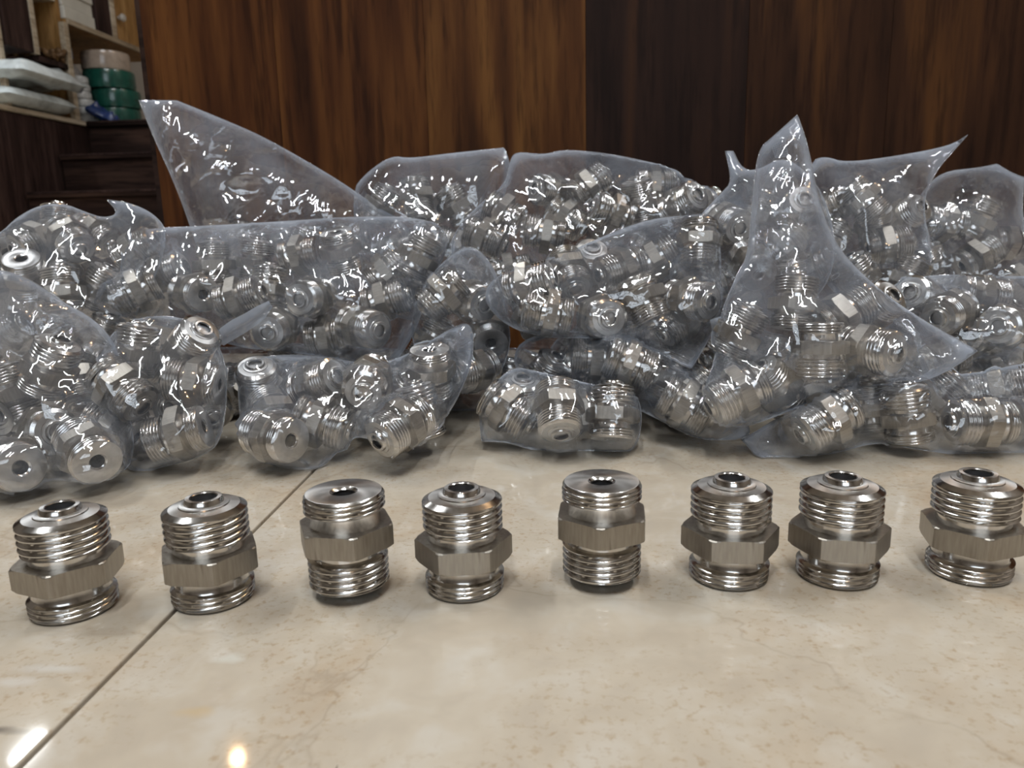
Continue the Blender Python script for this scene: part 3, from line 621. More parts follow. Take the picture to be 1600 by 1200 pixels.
 ('T', (-0.16251, 0.47715, 0.08759), (0.4062, 0.0493, 0.9124), 4.48, 0, 'fitting upright in the upper centre of the bag with the broad milky flap'),
 ('T', (-0.19324, 0.47707, 0.08627), (-0.0271, -0.1458, 0.9889), 1.29, 0, 'hidden fitting upright in the upper centre of the bag with the broad milky flap'),
 ('T', (-0.14198, 0.47029, 0.06195), (0.7962, 0.0128, 0.6049), 1.40, 0, 'fitting slanting in the lower right of the bag with the broad milky flap'),
 ('T', (-0.17796, 0.46782, 0.05887), (-0.8295, -0.1200, 0.5454), 0.39, 1, 'fitting slanting in the lower centre of the bag with the broad milky flap'),
 ('K', (-0.08969, 0.48727, 0.11440), (0.1769, -0.2876, -0.9413), 5.05, 0, 'steel fitting standing at the crest of the left back bag'),
 ('K', (-0.11452, 0.49499, 0.11282), (0.5497, 0.0395, 0.8344), 1.69, 0, 'fitting upright in the upper left of the left back bag'),
 ('K', (-0.06615, 0.49227, 0.11162), (-0.4670, -0.1207, 0.8760), 1.15, 0, 'fitting upright in the upper centre of the left back bag'),
 ('K', (-0.09927, 0.48170, 0.08510), (0.9866, -0.0720, 0.1464), 3.03, 0, 'fitting lying level in the middle left of the left back bag'),
 ('K', (-0.06668, 0.47533, 0.08622), (-0.9165, -0.1641, 0.3649), 4.69, 0, 'fitting slanting in the middle centre of the left back bag'),
 ('K', (-0.08585, 0.46999, 0.06095), (0.3814, 0.0434, 0.9234), 0.74, 1, 'fitting upright in the lower centre of the left back bag'),
 ('J', (-0.01075, 0.44852, 0.09274), (-0.9808, -0.0261, 0.1931), 5.45, 0, 'steel fitting lying level with a dark hex flat in the middle back bag'),
 ('J', (-0.04347, 0.45151, 0.09030), (0.8991, -0.1627, -0.4063), 3.18, 1, 'steel fitting slanting with a dark hex flat in the middle back bag'),
 ('J', (-0.03324, 0.46618, 0.10393), (0.8535, -0.1345, -0.5034), 4.22, 1, 'fitting slanting in the middle left of the middle back bag'),
 ('J', (0.01808, 0.47629, 0.12037), (0.8131, 0.1729, 0.5559), 4.74, 0, 'steel fitting slanting upward at the crest of the middle back bag'),
 ('J', (0.02797, 0.45257, 0.10312), (-0.9184, -0.1945, 0.3446), 4.11, 0, 'fitting slanting in the middle centre of the middle back bag'),
 ('J', (0.05834, 0.48632, 0.11952), (0.9977, 0.0630, -0.0236), 6.11, 1, 'fitting lying level in the upper right of the middle back bag'),
 ('J', (0.06998, 0.45758, 0.10742), (0.5765, -0.7134, 0.3983), 0.73, 0, 'steel fitting with golden lit nozzle face at the end of the middle back bag'),
 ('J', (0.00362, 0.46615, 0.10005), (0.8193, -0.2272, -0.5264), 4.08, 1, 'hidden fitting slanting in the middle centre of the middle back bag'),
 ('J', (0.04543, 0.46836, 0.11070), (-0.2004, -0.1700, 0.9648), 6.13, 1, 'fitting upright in the upper right of the middle back bag'),
 ('J', (0.04891, 0.44976, 0.07880), (-0.8591, 0.0491, 0.5095), 0.40, 0, 'fitting slanting in the lower right of the middle back bag'),
 ('J', (-0.02787, 0.44114, 0.07107), (0.9843, 0.0981, 0.1467), 0.08, 1, 'fitting lying level in the lower left of the middle back bag'),
 ('W', (0.08992, 0.43014, 0.09559), (0.3494, -0.9170, -0.1923), 2.23, 0, 'steel fitting with nozzle forward in the bag with the little ear'),
 ('W', (0.09637, 0.40493, 0.07539), (-0.1498, 0.9164, 0.3711), 4.56, 0, 'steel fitting with flat bored face forward beside the tall flap'),
 ('W', (0.10889, 0.44226, 0.10066), (0.3206, 0.0469, 0.9461), 4.41, 1, 'fitting upright in the upper centre of the bag with the little ear'),
 ('W', (0.11969, 0.42927, 0.08455), (0.7611, 0.0124, 0.6486), 4.95, 0, 'fitting slanting in the middle right of the bag with the little ear'),
 ('W', (0.12121, 0.41150, 0.06460), (-0.2118, 0.0244, 0.9770), 1.79, 1, 'fitting upright in the lower right of the bag with the little ear'),
 ('W', (0.07711, 0.42285, 0.06292), (0.9402, -0.0441, 0.3377), 4.62, 0, 'fitting slanting in the lower left of the bag with the little ear'),
 ('Q', (0.16841, 0.45130, 0.10521), (0.6341, -0.1952, -0.7482), 6.27, 1, 'steel fitting slanting in the bag with the long sharp corner'),
 ('Q', (0.15062, 0.45112, 0.08471), (0.4728, 0.0461, 0.8800), 2.08, 0, 'fitting upright in the middle left of the bag with the long sharp corner'),
 ('Q', (0.18513, 0.45423, 0.08210), (0.9840, -0.0698, 0.1637), 1.51, 1, 'fitting lying level in the middle centre of the bag with the long sharp corner'),
 ('Q', (0.16248, 0.43537, 0.06642), (-0.5354, -0.0159, 0.8444), 4.39, 0, 'fitting upright in the lower left of the bag with the long sharp corner'),
 ('Q', (0.18931, 0.43834, 0.06370), (0.4574, 0.0521, 0.8877), 1.29, 1, 'fitting upright in the lower centre of the bag with the long sharp corner'),
 ('R', (0.22806, 0.48731, 0.09329), (-0.9866, -0.0336, 0.1595), 3.09, 0, 'steel fitting lying level in the hazy far right bag'),
 ('R', (0.24874, 0.48142, 0.07291), (0.8691, 0.1582, 0.4687), 0.13, 0, 'fitting slanting in the middle centre of the hazy far right bag'),
 ('R', (0.21832, 0.47900, 0.06988), (-0.3004, -0.1315, 0.9447), 4.46, 1, 'fitting upright in the lower left of the hazy far right bag'),
 ('R', (0.27000, 0.47070, 0.05814), (0.9340, -0.0245, 0.3565), 3.16, 1, 'fitting slanting in the lower right of the hazy far right bag'),
 ('R', (0.25416, 0.49817, 0.09579), (0.3746, -0.1238, 0.9189), 3.19, 0, 'fitting upright in the upper centre of the hazy far right bag'),
 ('A', (-0.22080, 0.32932, 0.03191), (0.3654, -0.4638, -0.8071), 2.70, 1, 'fitting upright in the upper centre of the sagging left bag'),
 ('A', (-0.19577, 0.31014, 0.01605), (-0.9202, 0.0936, 0.3802), 6.13, 0, 'fitting slanting in the middle right of the sagging left bag'),
 ('B', (-0.20289, 0.35173, 0.04100), (-0.6686, -0.5050, 0.5458), 2.65, 1, 'fitting slanting in the upper left of the round taut bag'),
 ('B', (-0.16634, 0.34038, 0.02039), (0.5084, -0.6943, -0.5093), 4.57, 0, 'fitting slanting in the middle right of the round taut bag'),
 ('C', (-0.09368, 0.34860, 0.01585), (0.5438, -0.7604, -0.3552), 1.87, 0, 'fitting facing forward in the middle centre of the low bag over the tile joint'),
 ('C', (-0.06813, 0.36529, 0.03067), (0.5915, -0.2170, 0.7765), 2.97, 0, 'fitting upright in the upper right of the low bag over the tile joint'),
 ('C', (-0.13169, 0.32955, 0.01696), (-0.5131, 0.6933, 0.5060), 1.71, 1, 'fitting slanting in the middle left of the low bag over the tile joint'),
 ('D', (-0.01962, 0.35419, 0.01695), (0.0837, -0.3217, 0.9432), 3.22, 0, 'fitting upright in the upper left of the small squarish bag'),
 ('D', (0.00610, 0.34192, 0.01274), (-0.9979, -0.0358, -0.0541), 4.53, 0, 'fitting lying level in the lower centre of the small squarish bag'),
 ('E', (0.05478, 0.38023, 0.02080), (0.5121, 0.2378, 0.8253), 6.18, 1, 'fitting upright in the upper right of the half hidden bag'),
 ('E', (0.03384, 0.38971, 0.02957), (-0.3927, -0.0399, 0.9188), 3.32, 1, 'fitting upright in the upper centre of the half hidden bag'),
 ('F', (0.14621, 0.37085, 0.05543), (0.4499, -0.6797, 0.5793), 1.85, 0, 'hidden fitting slanting in the upper centre of the bag with the tall flap'),
 ('G', (0.11983, 0.35756, 0.01778), (-0.0448, 0.7191, 0.6934), 2.98, 0, 'fitting slanting in the upper left of the low right bag'),
 ('H', (0.21279, 0.40593, 0.03650), (0.8553, 0.4672, -0.2241), 6.13, 0, 'fitting facing forward in the middle right of the long flat right bag'),
 ('I', (0.05925, 0.39620, 0.04763), (-0.7609, -0.3903, -0.5183), 5.44, 0, 'fitting slanting in the lower right of the bulging middle bag'),
 ('I', (0.01505, 0.42233, 0.07607), (0.0952, -0.6321, 0.7690), 4.00, 0, 'fitting upright in the upper centre of the bulging middle bag'),
 ('I', (-0.01589, 0.40068, 0.05296), (-0.3043, 0.6038, 0.7368), 2.19, 0, 'fitting slanting in the lower left of the bulging middle bag'),
 ('L', (-0.24873, 0.42890, 0.06300), (-0.7297, 0.3621, 0.5799), 1.64, 1, 'fitting slanting in the middle left of the wide left bag'),
 ('O', (-0.06615, 0.43842, 0.01718), (0.6098, 0.5776, -0.5426), 2.71, 1, 'hidden fitting slanting in the upper right of the shadowed rear bag'),
 ('O', (-0.09309, 0.42426, 0.01795), (0.7060, 0.0324, 0.7074), 4.04, 0, 'fitting slanting in the upper centre of the shadowed rear bag'),
 ('O', (-0.14648, 0.42612, 0.01774), (0.1727, 0.5316, 0.8292), 3.24, 1, 'hidden fitting upright in the upper centre of the shadowed rear bag'),
 ('X', (0.05155, 0.44151, 0.01756), (0.2307, 0.4441, -0.8658), 3.72, 1, 'fitting upright in the middle centre of the shadowed middle bag'),
 ('X', (0.00208, 0.43752, 0.01734), (-0.1854, -0.7990, -0.5720), 4.39, 0, 'fitting slanting in the middle left of the shadowed middle bag'),
 ('Z', (0.23998, 0.45049, 0.01757), (-0.0182, -0.5017, -0.8648), 5.56, 1, 'hidden fitting upright in the upper right of the shadowed right bag'),
 ('N', (-0.06670, 0.42427, 0.05969), (0.8107, 0.5359, 0.2355), 3.52, 1, 'fitting lying level in the upper left of the small squeezed bag'),
 ('P', (-0.32197, 0.42805, 0.08742), (-0.7968, 0.5892, -0.1339), 3.72, 0, 'fitting facing forward in the upper left of the domed far left bag'),
 ('P', (-0.28368, 0.42494, 0.07733), (-0.6251, 0.7716, 0.1175), 2.79, 0, 'fitting facing forward in the middle centre of the domed far left bag'),
 ('T', (-0.20548, 0.49554, 0.08989), (0.0377, -0.2659, -0.9633), 5.18, 0, 'deep fitting upright in the upper centre of the bag with the broad milky flap'),
 ('T', (-0.17392, 0.49798, 0.09041), (0.3975, 0.9161, 0.0532), 3.18, 0, 'fitting lying level in the upper centre of the bag with the broad milky flap'),
 ('T', (-0.14984, 0.49812, 0.07845), (0.0062, -0.9024, 0.4308), 4.63, 1, 'fitting facing forward in the upper right of the bag with the broad milky flap'),
 ('K', (-0.09069, 0.50343, 0.08240), (0.7275, 0.4323, 0.5328), 1.12, 1, 'hidden fitting slanting in the middle centre of the left back bag'),
 ('K', (-0.06656, 0.48482, 0.06352), (0.5483, -0.8347, -0.0524), 1.86, 0, 'fitting facing forward in the lower centre of the left back bag'),
 ('K', (-0.08803, 0.50899, 0.10946), (-0.8336, 0.5510, 0.0392), 4.36, 0, 'fitting lying level in the upper centre of the left back bag'),
 ('J', (-0.00697, 0.48514, 0.11719), (-0.7590, -0.6371, 0.1346), 1.02, 0, 'fitting lying level in the upper centre of the middle back bag'),
 ('J', (0.08429, 0.48575, 0.10566), (-0.8930, -0.3329, -0.3029), 1.44, 0, 'fitting slanting in the upper right of the middle back bag'),
 ('J', (0.03314, 0.45790, 0.06489), (-0.3921, -0.8804, 0.2668), 4.96, 0, 'fitting facing forward in the lower centre of the middle back bag'),
 ('J', (0.02706, 0.48057, 0.09514), (-0.2168, -0.6161, 0.7573), 1.58, 0, 'fitting upright in the middle centre of the middle back bag'),
 ('W', (0.13077, 0.44570, 0.10252), (0.0347, -0.8892, 0.4562), 5.60, 0, 'fitting facing forward in the upper right of the bag with the little ear'),
 ('W', (0.13251, 0.43423, 0.06755), (-0.8618, 0.2664, -0.4316), 0.84, 1, 'fitting slanting in the lower right of the bag with the little ear'),
 ('Q', (0.16005, 0.47785, 0.10306), (0.6667, -0.5524, 0.5004), 4.84, 0, 'fitting slanting in the upper left of the bag with the long sharp corner'),
 ('Q', (0.18359, 0.47202, 0.09064), (0.2365, 0.4083, -0.8817), 4.46, 1, 'fitting upright in the upper centre of the bag with the long sharp corner'),
 ('Q', (0.20309, 0.47845, 0.09739), (0.4182, -0.7860, 0.4554), 2.09, 0, 'fitting slanting in the upper centre of the bag with the long sharp corner'),
 ('R', (0.27621, 0.50299, 0.07912), (0.9804, 0.1724, -0.0958), 3.64, 0, 'fitting lying level in the middle right of the hazy far right bag'),
]

def smooth_outline(out, it=2):
    P = [(float(p[0]), float(p[1]), len(p) > 2) for p in out]
    for _ in range(it):
        Q = []
        n = len(P)
        for i in range(n):
            a, b, c = P[i - 1], P[i], P[(i + 1) % n]
            if b[2]: Q.append(b)
            else:
                Q.append((b[0] * .75 + a[0] * .25, b[1] * .75 + a[1] * .25, False))
                Q.append((b[0] * .75 + c[0] * .25, b[1] * .75 + c[1] * .25, False))
        P = Q
    return np.array([(p[0], p[1]) for p in P])
def resample(P, h):
    out = []
    n = len(P)
    acc = 0.0
    L = [np.linalg.norm(P[(i + 1) % n] - P[i]) for i in range(n)]
    tot = sum(L); m = max(24, int(tot / h)); step = tot / m
    i = 0; t = 0.0
    for k in range(m):
        s = k * step
        while t + L[i] < s and i < n - 1: t += L[i]; i += 1
        out.append(P[i] + (P[(i + 1) % n] - P[i]) * min(1.0, (s - t) / max(L[i], 1e-9)))
    return np.array(out)
def inside(pts, poly):
    x, y = pts[:, 0], pts[:, 1]; c = np.zeros(len(pts), bool); n = len(poly)
    for i in range(n):
        x1, y1 = poly[i]; x2, y2 = poly[(i + 1) % n]
        if y1 == y2: continue
        k = ((y1 > y) != (y2 > y)) & (x < (x2 - x1) * (y - y1) / (y2 - y1) + x1)
        c ^= k
    return c
def bdist(pts, poly):
    d = np.full(len(pts), 1e9)
    for i in range(len(poly)):
        a = poly[i]; b = poly[(i + 1) % len(poly)] - a
        t = np.clip(((pts - a) @ b) / (b @ b + 1e-9), 0, 1)
        d = np.minimum(d, np.linalg.norm(pts - a - t[:, None] * b, axis=1))
    return d

# ---- place the fittings
for B in BAGS:
    B['poly'] = smooth_outline(B['out']); B['v0'], B['v1'] = max(p[1] for p in B['out']), min(p[1] for p in B['out'])
    cu, cv = np.array([(p[0], p[1]) for p in B['out']], float).mean(0); B['n'] = -ray(cu, cv) / np.linalg.norm(ray(cu, cv))
    def Yat(v, B=B):
        t = (B['v0'] - v) / (B['v0'] - B['v1']); return B['Y'][0] + (B['Y'][1] - B['Y'][0]) * np.clip(t, -0.2, 1.2)
    B['Yat'] = Yat
BK = {B['key']: B for B in BAGS}
FIT = []
for key, c, ax, spin, kit, lab in FITTINGS:
    B = BK[key]; c = np.array(c); ax = np.array(ax)
    FIT.append(dict(bag=B, c=c, ax=ax))
    mw = Matrix.Translation(c - ax * CEN * BS) @ frame(ax, spin).to_4x4() @ Matrix.Scale(BS, 4)
    fitting(mw, (LO, LO2)[kit], lab, 'fittings in the ' + B['short'])

# ---- film: two sheets joined along the outline, drawn onto the fittings by a small cloth solver
def sdf_push(X, F, infl):
    """move points out of the fittings"""
    for f in F:
        sel = f['near']
        if not len(sel): continue
        q = X[sel] - f['c']; h = q @ f['ax']; rad = q - h[:, None] * f['ax']; r = np.linalg.norm(rad, axis=1) + 1e-9
        near = (np.abs(h) < 0.02) & (r < 0.018)
        if not near.any(): continue
        for (R, H0, off) in ((0.0109 * BS, 0.0146 * BS, 0.0), (0.0131 * BS, 0.0033 * BS, -0.0024 * BS)):
            hh = h + -off; dr = r - (R + infl); dh = np.abs(hh) - (H0 + infl)
            ins = near & (dr < 0) & (dh < 0)
            if not ins.any(): continue
            rad_first = ins & (dr > dh); ax_first = ins & ~rad_first
            X[sel[rad_first]] += (rad[rad_first] / r[rad_first, None]) * (-dr[rad_first])[:, None]
            X[sel[ax_first]] += f['ax'] * (np.sign(hh[ax_first]) * -dh[ax_first])[:, None]
    return X
def noise2(p, k, seed):
    g = np.random.default_rng(seed); o = np.zeros(len(p))
    for i in range(6):
        w_ = g.normal(size=2) * k; o += np.sin(p @ w_ + g.uniform(0, 6.28))
    return o / 6
def creases(p, seed, n=9, lo_w=9.0, hi_w=34.0, foci=()):
    """height field in pixels: long straight folds and fans of folds that run out from a point"""
    g = np.random.default_rng(seed); o = np.zeros(len(p)); lo, hi = p.min(0), p.max(0); size = float(np.linalg.norm(hi - lo))
    for i in range(n):
        th = g.uniform(0, math.pi); d = np.array([math.cos(th), math.sin(th)]); c = lo + (hi - lo) * g.uniform(0.02, 0.98, 2)
        q = p - c; wl = g.uniform(lo_w, hi_w); x = (q @ d) / wl; y = (q @ np.array([-d[1], d[0]])) / (size * g.uniform(0.18, 0.6))
        k = g.uniform(0.6, 1.6)
        tri = np.clip(1 - np.abs(x), 0, 1) - 0.6 * np.clip(1 - np.abs(x - k - 0.5) / k, 0, 1)
        o += g.uniform(0.16, 0.42) * wl * tri * np.clip(1.3 - 1.3 * np.abs(y), 0, 1)
    for c in foci:
        q = p - np.array(c); r = np.linalg.norm(q, axis=1) + 1e-6; th = np.arctan2(q[:, 1], q[:, 0]); m = g.integers(9, 17); L = size * g.uniform(0.12, 0.3)
        ph = (th * m / (2 * math.pi) + 0.35 * np.sin(3 * th + g.uniform(0, 6))) % 1.0
        o += g.uniform(0.10, 0.22) * (2 * math.pi * r / m) * (np.abs(ph - 0.5) * 2 - 0.5) * np.clip(1 - r / L, 0, 1)
    return o
HAZE = dict(L=0.22, T=0.25, K=0.22, R=0.4, Q=0.3, W=0.3, H=0.15, A=0.12, P=0.1, J=0.08, F=0.2, I=0.06)      # cloudier film
def film(B, idx, hm=0.0015):
    Yc = 0.5 * (B['Y'][0] + B['Y'][1]); h = hm * FPX / Yc
    poly = resample(smooth_outline(B['out']), h)
    lo, hi = poly.min(0), poly.max(0)
    gx = np.arange(lo[0], hi[0], h); gy = np.arange(lo[1], hi[1], h * 0.866)
    G = np.array([(x + (h / 2 if j % 2 else 0), y) for j, y in enumerate(gy) for x in gx])
    G += np.random.default_rng(idx).uniform(-0.22, 0.22, G.shape) * h
    G = G[inside(G, poly)]; G = G[bdist(G, poly) > 0.55 * h]
    nb = len(poly); P2 = np.vstack([poly, G])
    res = delaunay_2d_cdt([Vector(p) for p in P2], [(i, (i + 1) % nb) for i in range(nb)], [], 1, 1e-6)
    V2 = np.array([tuple(v) for v in res[0]]); T = [tuple(t) for t in res[2]]
    src = res[3]; isb = np.array([any(s < nb for s in sl) if len(sl) else True for sl in src])
    n = len(V2)
    mid = np.array([at(u, v, B['Yat'](v)) for u, v in V2])
    mid += B['n'] * (noise2(V2, 0.02, idx)[:, None] * 0.004)
    dist = bdist(V2, poly); dist[isb] = 0
    nn = B['n']
    back = np.full(n, -1); back[isb] = np.nonzero(isb)[0]; ii = np.nonzero(~isb)[0]; back[ii] = n + np.arange(len(ii))
    FF = [f for f in FIT if f['bag'] is B]
    SPs = np.array([f['c'] + f['ax'] * q for f in FF for q in (-0.0078, -0.0035, -0.001, 0.0035, 0.0078)])
    def envelope(sg):                    # taut sheet: obstacle heights over the mid surface, tented and relaxed
        h_ = np.full(n, -1.0); z = np.zeros(n)
        for c in SPs:
            q = mid - c; al_ = -(q @ nn) * sg; d2 = np.maximum((q * q).sum(1) - al_ ** 2, 0)
            ins_ = d2 < 0.0112 ** 2
            h_[ins_] = np.maximum(h_[ins_], al_[ins_] + np.sqrt(0.0112 ** 2 - d2[ins_]))
            z = np.maximum(z, al_ + 0.0112 - 0.30 * np.maximum(np.sqrt(d2) - 0.007, 0))
        z = np.minimum(z, dist / FPX * Yc * 1.6); z[isb] = 0
        for _ in range(40):
            a_ = (np.bincount(E0[:, 0], z[E0[:, 1]], n) + np.bincount(E0[:, 1], z[E0[:, 0]], n)) / deg0
            z = np.maximum(np.maximum(z * 0.3 + a_ * 0.7 - 0.00002, h_), 0.0003); z[isb] = 0
        return z
    E0 = set()
    for t in T:
        for k in range(3):
            a, b = t[k], t[(k + 1) % 3]; E0.add((min(a, b), max(a, b)))
    E0 = np.array(sorted(E0)); deg0 = np.bincount(E0.ravel(), minlength=n).astype(float)
    zf, zb = envelope(1.0), envelope(-1.0)
    flap = np.clip(1 - np.maximum(zf, zb) / 0.006, 0, 1)
    gq = np.random.default_rng(700 + idx); foci = [poly[gq.integers(0, nb)] for _ in range(3)] + [V2[gq.integers(0, n)] for _ in range(2)]
    foci += [(p[0], p[1]) for p in B['out'] if len(p) > 2][:2]
    pm = Yc / FPX
    edge_f = np.clip(dist / 16, 0, 1)
    cr = creases(V2, 300 + idx, 10, 14, 46, foci) * pm
    mid = mid + nn * (flap * edge_f * cr * 0.9)[:, None]     # where the film lies flat on itself both sheets fold together
    X = np.vstack([mid + nn * zf[:, None], (mid - nn * zb[:, None])[ii]])
    MID = np.vstack([mid, mid[ii]]); sgn = np.concatenate([np.ones(n), -np.ones(len(ii))])
    pin = np.concatenate([isb, np.zeros(len(ii), bool)])
    F = [tuple(t) for t in T] + [tuple(back[i] for i in reversed(t)) for t in T]
    E = set()
    for t in F:
        for k in range(3):
            a, b = t[k], t[(k + 1) % 3]; E.add((min(a, b), max(a, b)))
    E = np.array(sorted(E)); N = len(X)
    deg = np.bincount(E.ravel(), minlength=N).astype(float)
    def nbr_avg(X):
        o = np.empty_like(X)
        for c in range(3):
            o[:, c] = np.bincount(E[:, 0], X[E[:, 1], c], N) + np.bincount(E[:, 1], X[E[:, 0], c], N)
        return o / deg[:, None]
    free = (~pin)[:, None].astype(float)
    for f in FF: f['near'] = np.nonzero(((X - f['c']) ** 2).sum(1) < 0.034 ** 2)[0]
    def limits(X):
        X = sdf_push(X, FF, 0.0007)
        off = (X - MID) @ nn * sgn; bad = (off < 0.00025) & ~pin
        X[bad] += nn * (sgn[bad] * (0.00025 - off[bad]))[:, None]
        X[:, 2] = np.maximum(X[:, 2], 0.0007)
        X[:, 1] = np.minimum(X[:, 1], WY - 0.001)
        return X
    X = limits(X)
    Z2 = np.vstack([V2, V2[ii]])
    fl2 = np.concatenate([flap, flap[ii]])
    na = int(np.clip(len(V2) / 230, 9, 24))
    cf = np.concatenate([creases(V2, 500 + idx, na, 8, 30, foci), creases(V2[ii], 600 + idx, na, 9, 34, foci)]) * pm
    zone = np.clip(0.35 + 1.5 * noise2(V2, 0.022, 900 + idx), 0, 1)
    fine = creases(V2, 800 + idx, na, 6, 12) * zone * pm * 0.8
    cf[:n] += fine; cf[n:] += fine[ii] * 0.7
    ef2 = np.concatenate([edge_f, edge_f[ii]])
    X = X + nn * (sgn * ef2 * (1 - 0.6 * fl2) * cf * 1.15)[:, None]
    X = limits(X)
    rest = np.linalg.norm(X[E[:, 0]] - X[E[:, 1]], axis=1)
    for it in range(6):                  # settle: keep the lengths, stay off the fittings
        d = X[E[:, 1]] - X[E[:, 0]]; L = np.linalg.norm(d, axis=1) + 1e-9
        corr = d * ((L - rest) / L * 0.5)[:, None]
        acc = np.empty_like(X)
        for c in range(3): acc[:, c] = np.bincount(E[:, 0], corr[:, c], N) - np.bincount(E[:, 1], corr[:, c], N)
        X = X + free * acc / deg[:, None] * 1.8
        if it % 3 == 0: X = X + free * 0.07 * (nbr_avg(X) - X)
        X = limits(X)
    me = pydata('plastic_bag', X, F, 180); me.materials.append(M['film'])
    ma = me.attributes.new('milk', 'FLOAT', 'POINT'); ma.data.foreach_set('value', (np.concatenate([flap, flap[ii]]) * np.clip(0.75 + 0.6 * noise2(Z2, 0.03, 410 + idx), 0.3, 1.0) + (0.12 + HAZE.get(B['key'], 0.0)) * np.clip(noise2(Z2, 0.05, 400 + idx) + 0.5, 0, 1)).astype(np.float32))
    o = mesh_obj('plastic_bag', me)
    tag(o, 'clear plastic ' + B['desc'], 'bag', 'plastic bags heaped in the pile')
    bl = np.nonzero(isb)[0]
    loop = [X[i] for i in range(nb)] if n >= nb else []
    ed = mesh_obj('welded_edge', tube_mesh('welded_edge', loop, 0.00018, 5, True), M['film_edge'], o)
    return o
for i, B in enumerate(BAGS):
    B['obj'] = film(B, i)
bf = BK['F']
M['print'] = simple_mat('grey_print_ink', (0.16, 0.17, 0.20), 0.5)
pc = [np.array(p) for p in ((1206, 229), (1227, 217), (1231, 245), (1212, 247))]
V, F = [], []
def bar(a, b, wd=0.00022):
    P = [at(q[0], q[1], bf['Yat'](q[1])) + bf['n'] * 0.0016 for q in (a, b)]
    t = P[1] - P[0]; sd = np.cross(t, bf['n']); sd = sd / np.linalg.norm(sd) * wd; k = len(V)
    V.extend([P[0] - sd, P[0] + sd, P[1] + sd, P[1] - sd]); F.append((k, k + 1, k + 2, k + 3))
for k in range(8):
    t = k / 7
    bar(pc[0] * (1 - t) + pc[1] * t, pc[3] * (1 - t) + pc[2] * t); bar(pc[0] * (1 - t) + pc[3] * t, pc[1] * (1 - t) + pc[2] * t)
o = mesh_obj('printed_grid', pydata('printed_grid', V, F), M['print'], bf['obj']); o['label'] = 'small grey printed grid near the tip of the flap'
def mark(pts):
    P = [at(q[0], q[1], bf['Yat'](q[1])) + bf['n'] * 0.0022 for q in pts]
    mesh_obj('embossed_mark', tube_mesh('embossed_mark', P, 0.00022, 5), M['film_edge'], bf['obj'])
mark([(1286, 411), (1291, 409), (1296, 412), (1297, 416), (1293, 420)])
mark([(1305 + 7.5 * math.cos(t) * 0.82 + 3.2 * math.sin(t) * 0.57, 432 - 7.5 * math.cos(t) * 0.57 + 3.2 * math.sin(t) * 0.82) for t in np.linspace(0, 6.2832, 15)])
# loose folded strip of the wide left bag
bl_ = BK['L']; V, F = [], []
ca = [np.array(p) for p in ((333, 528), (345, 512), (362, 500), (382, 490), (402, 478), (420, 470))]
cb = [np.array(p) for p in ((350, 540), (362, 532), (380, 522), (398, 510), (415, 496), (426, 480))]
m_ = 14
for i in range(len(ca)):
    for j in range(m_ + 1):
        t = j / m_; q = ca[i] * (1 - t) + cb[i] * t
        V.append(at(q[0], q[1], 0.352 + 0.004 * i / 5) + bl_['n'] * (0.006 * math.sin(math.pi * t)))
for i in range(len(ca) - 1):
    for j in range(m_):
        F.append((i * (m_ + 1) + j, i * (m_ + 1) + j + 1, (i + 1) * (m_ + 1) + j + 1, (i + 1) * (m_ + 1) + j))
me = pydata('folded_strip', V, F, 180); ma = me.attributes.new('milk', 'FLOAT', 'POINT'); ma.data.foreach_set('value', [0.7] * len(V))
o = mesh_obj('folded_strip', me, M['film'], bl_['obj']); o['label'] = 'pale loose folded strip of film'
# ------------------------------------------------------------------ shelves and steps far behind, at the left
def atX(u, v, X):
    d = ray(u, v); return CAM + d * (X / d[0])
XS = -1.20
M['tape_green'] = simple_mat('green_packing_tape', (0.010, 0.075, 0.055), 0.22, var=0.15, scale=60, coat=0.3)
M['tape_beige'] = simple_mat('beige_packing_tape', (0.36, 0.29, 0.235), 0.2, var=0.1, scale=60, coat=0.3)
M['card'] = simple_mat('brown_card_core', (0.22, 0.14, 0.08), 0.8)
M['white_wrap'] = simple_mat('white_wrapping_plastic', (0.66, 0.72, 0.73), 0.25, var=0.2, scale=25, coat=0.3)
M['carton'] = simple_mat('off_white_carton', (0.55, 0.54, 0.49), 0.6, var=0.05, scale=20)
M['brown'] = simple_mat('brown_lumps', (0.12, 0.062, 0.022), 0.6, var=0.3, scale=60)
M['roll_white'] = simple_mat('white_thread_tape', (0.46, 0.47, 0.47), 0.35, var=0.15, scale=90)
M['blue'] = simple_mat('blue_plastic', (0.015, 0.035, 0.13), 0.3, var=0.2, scale=60)
M['blue_cap'] = simple_mat('pale_blue_cap', (0.20, 0.30, 0.48), 0.3, var=0.15, scale=60)
M['knob'] = simple_mat('worn_white_knob', (0.45, 0.42, 0.38), 0.4)
TOPZ = 0.3735
# side cabinet with its dark face along the passage
sc_ = empty('side_cabinet', (XS - 0.17, 1.5, 0))
box('cabinet_body', (XS - 0.34, 0.95, 0), (XS, 2.42, TOPZ - 0.012), M['wood_red'], sc_, 0.003)
box('worktop', (XS - 0.34, 0.95, TOPZ - 0.0118), (XS + 0.006, 2.42, TOPZ), M['wood_edge'], sc_, 0.003)
tag(sc_, 'low dark red-brown cabinet with a pale worn top edge at the far left', 'cabinet')
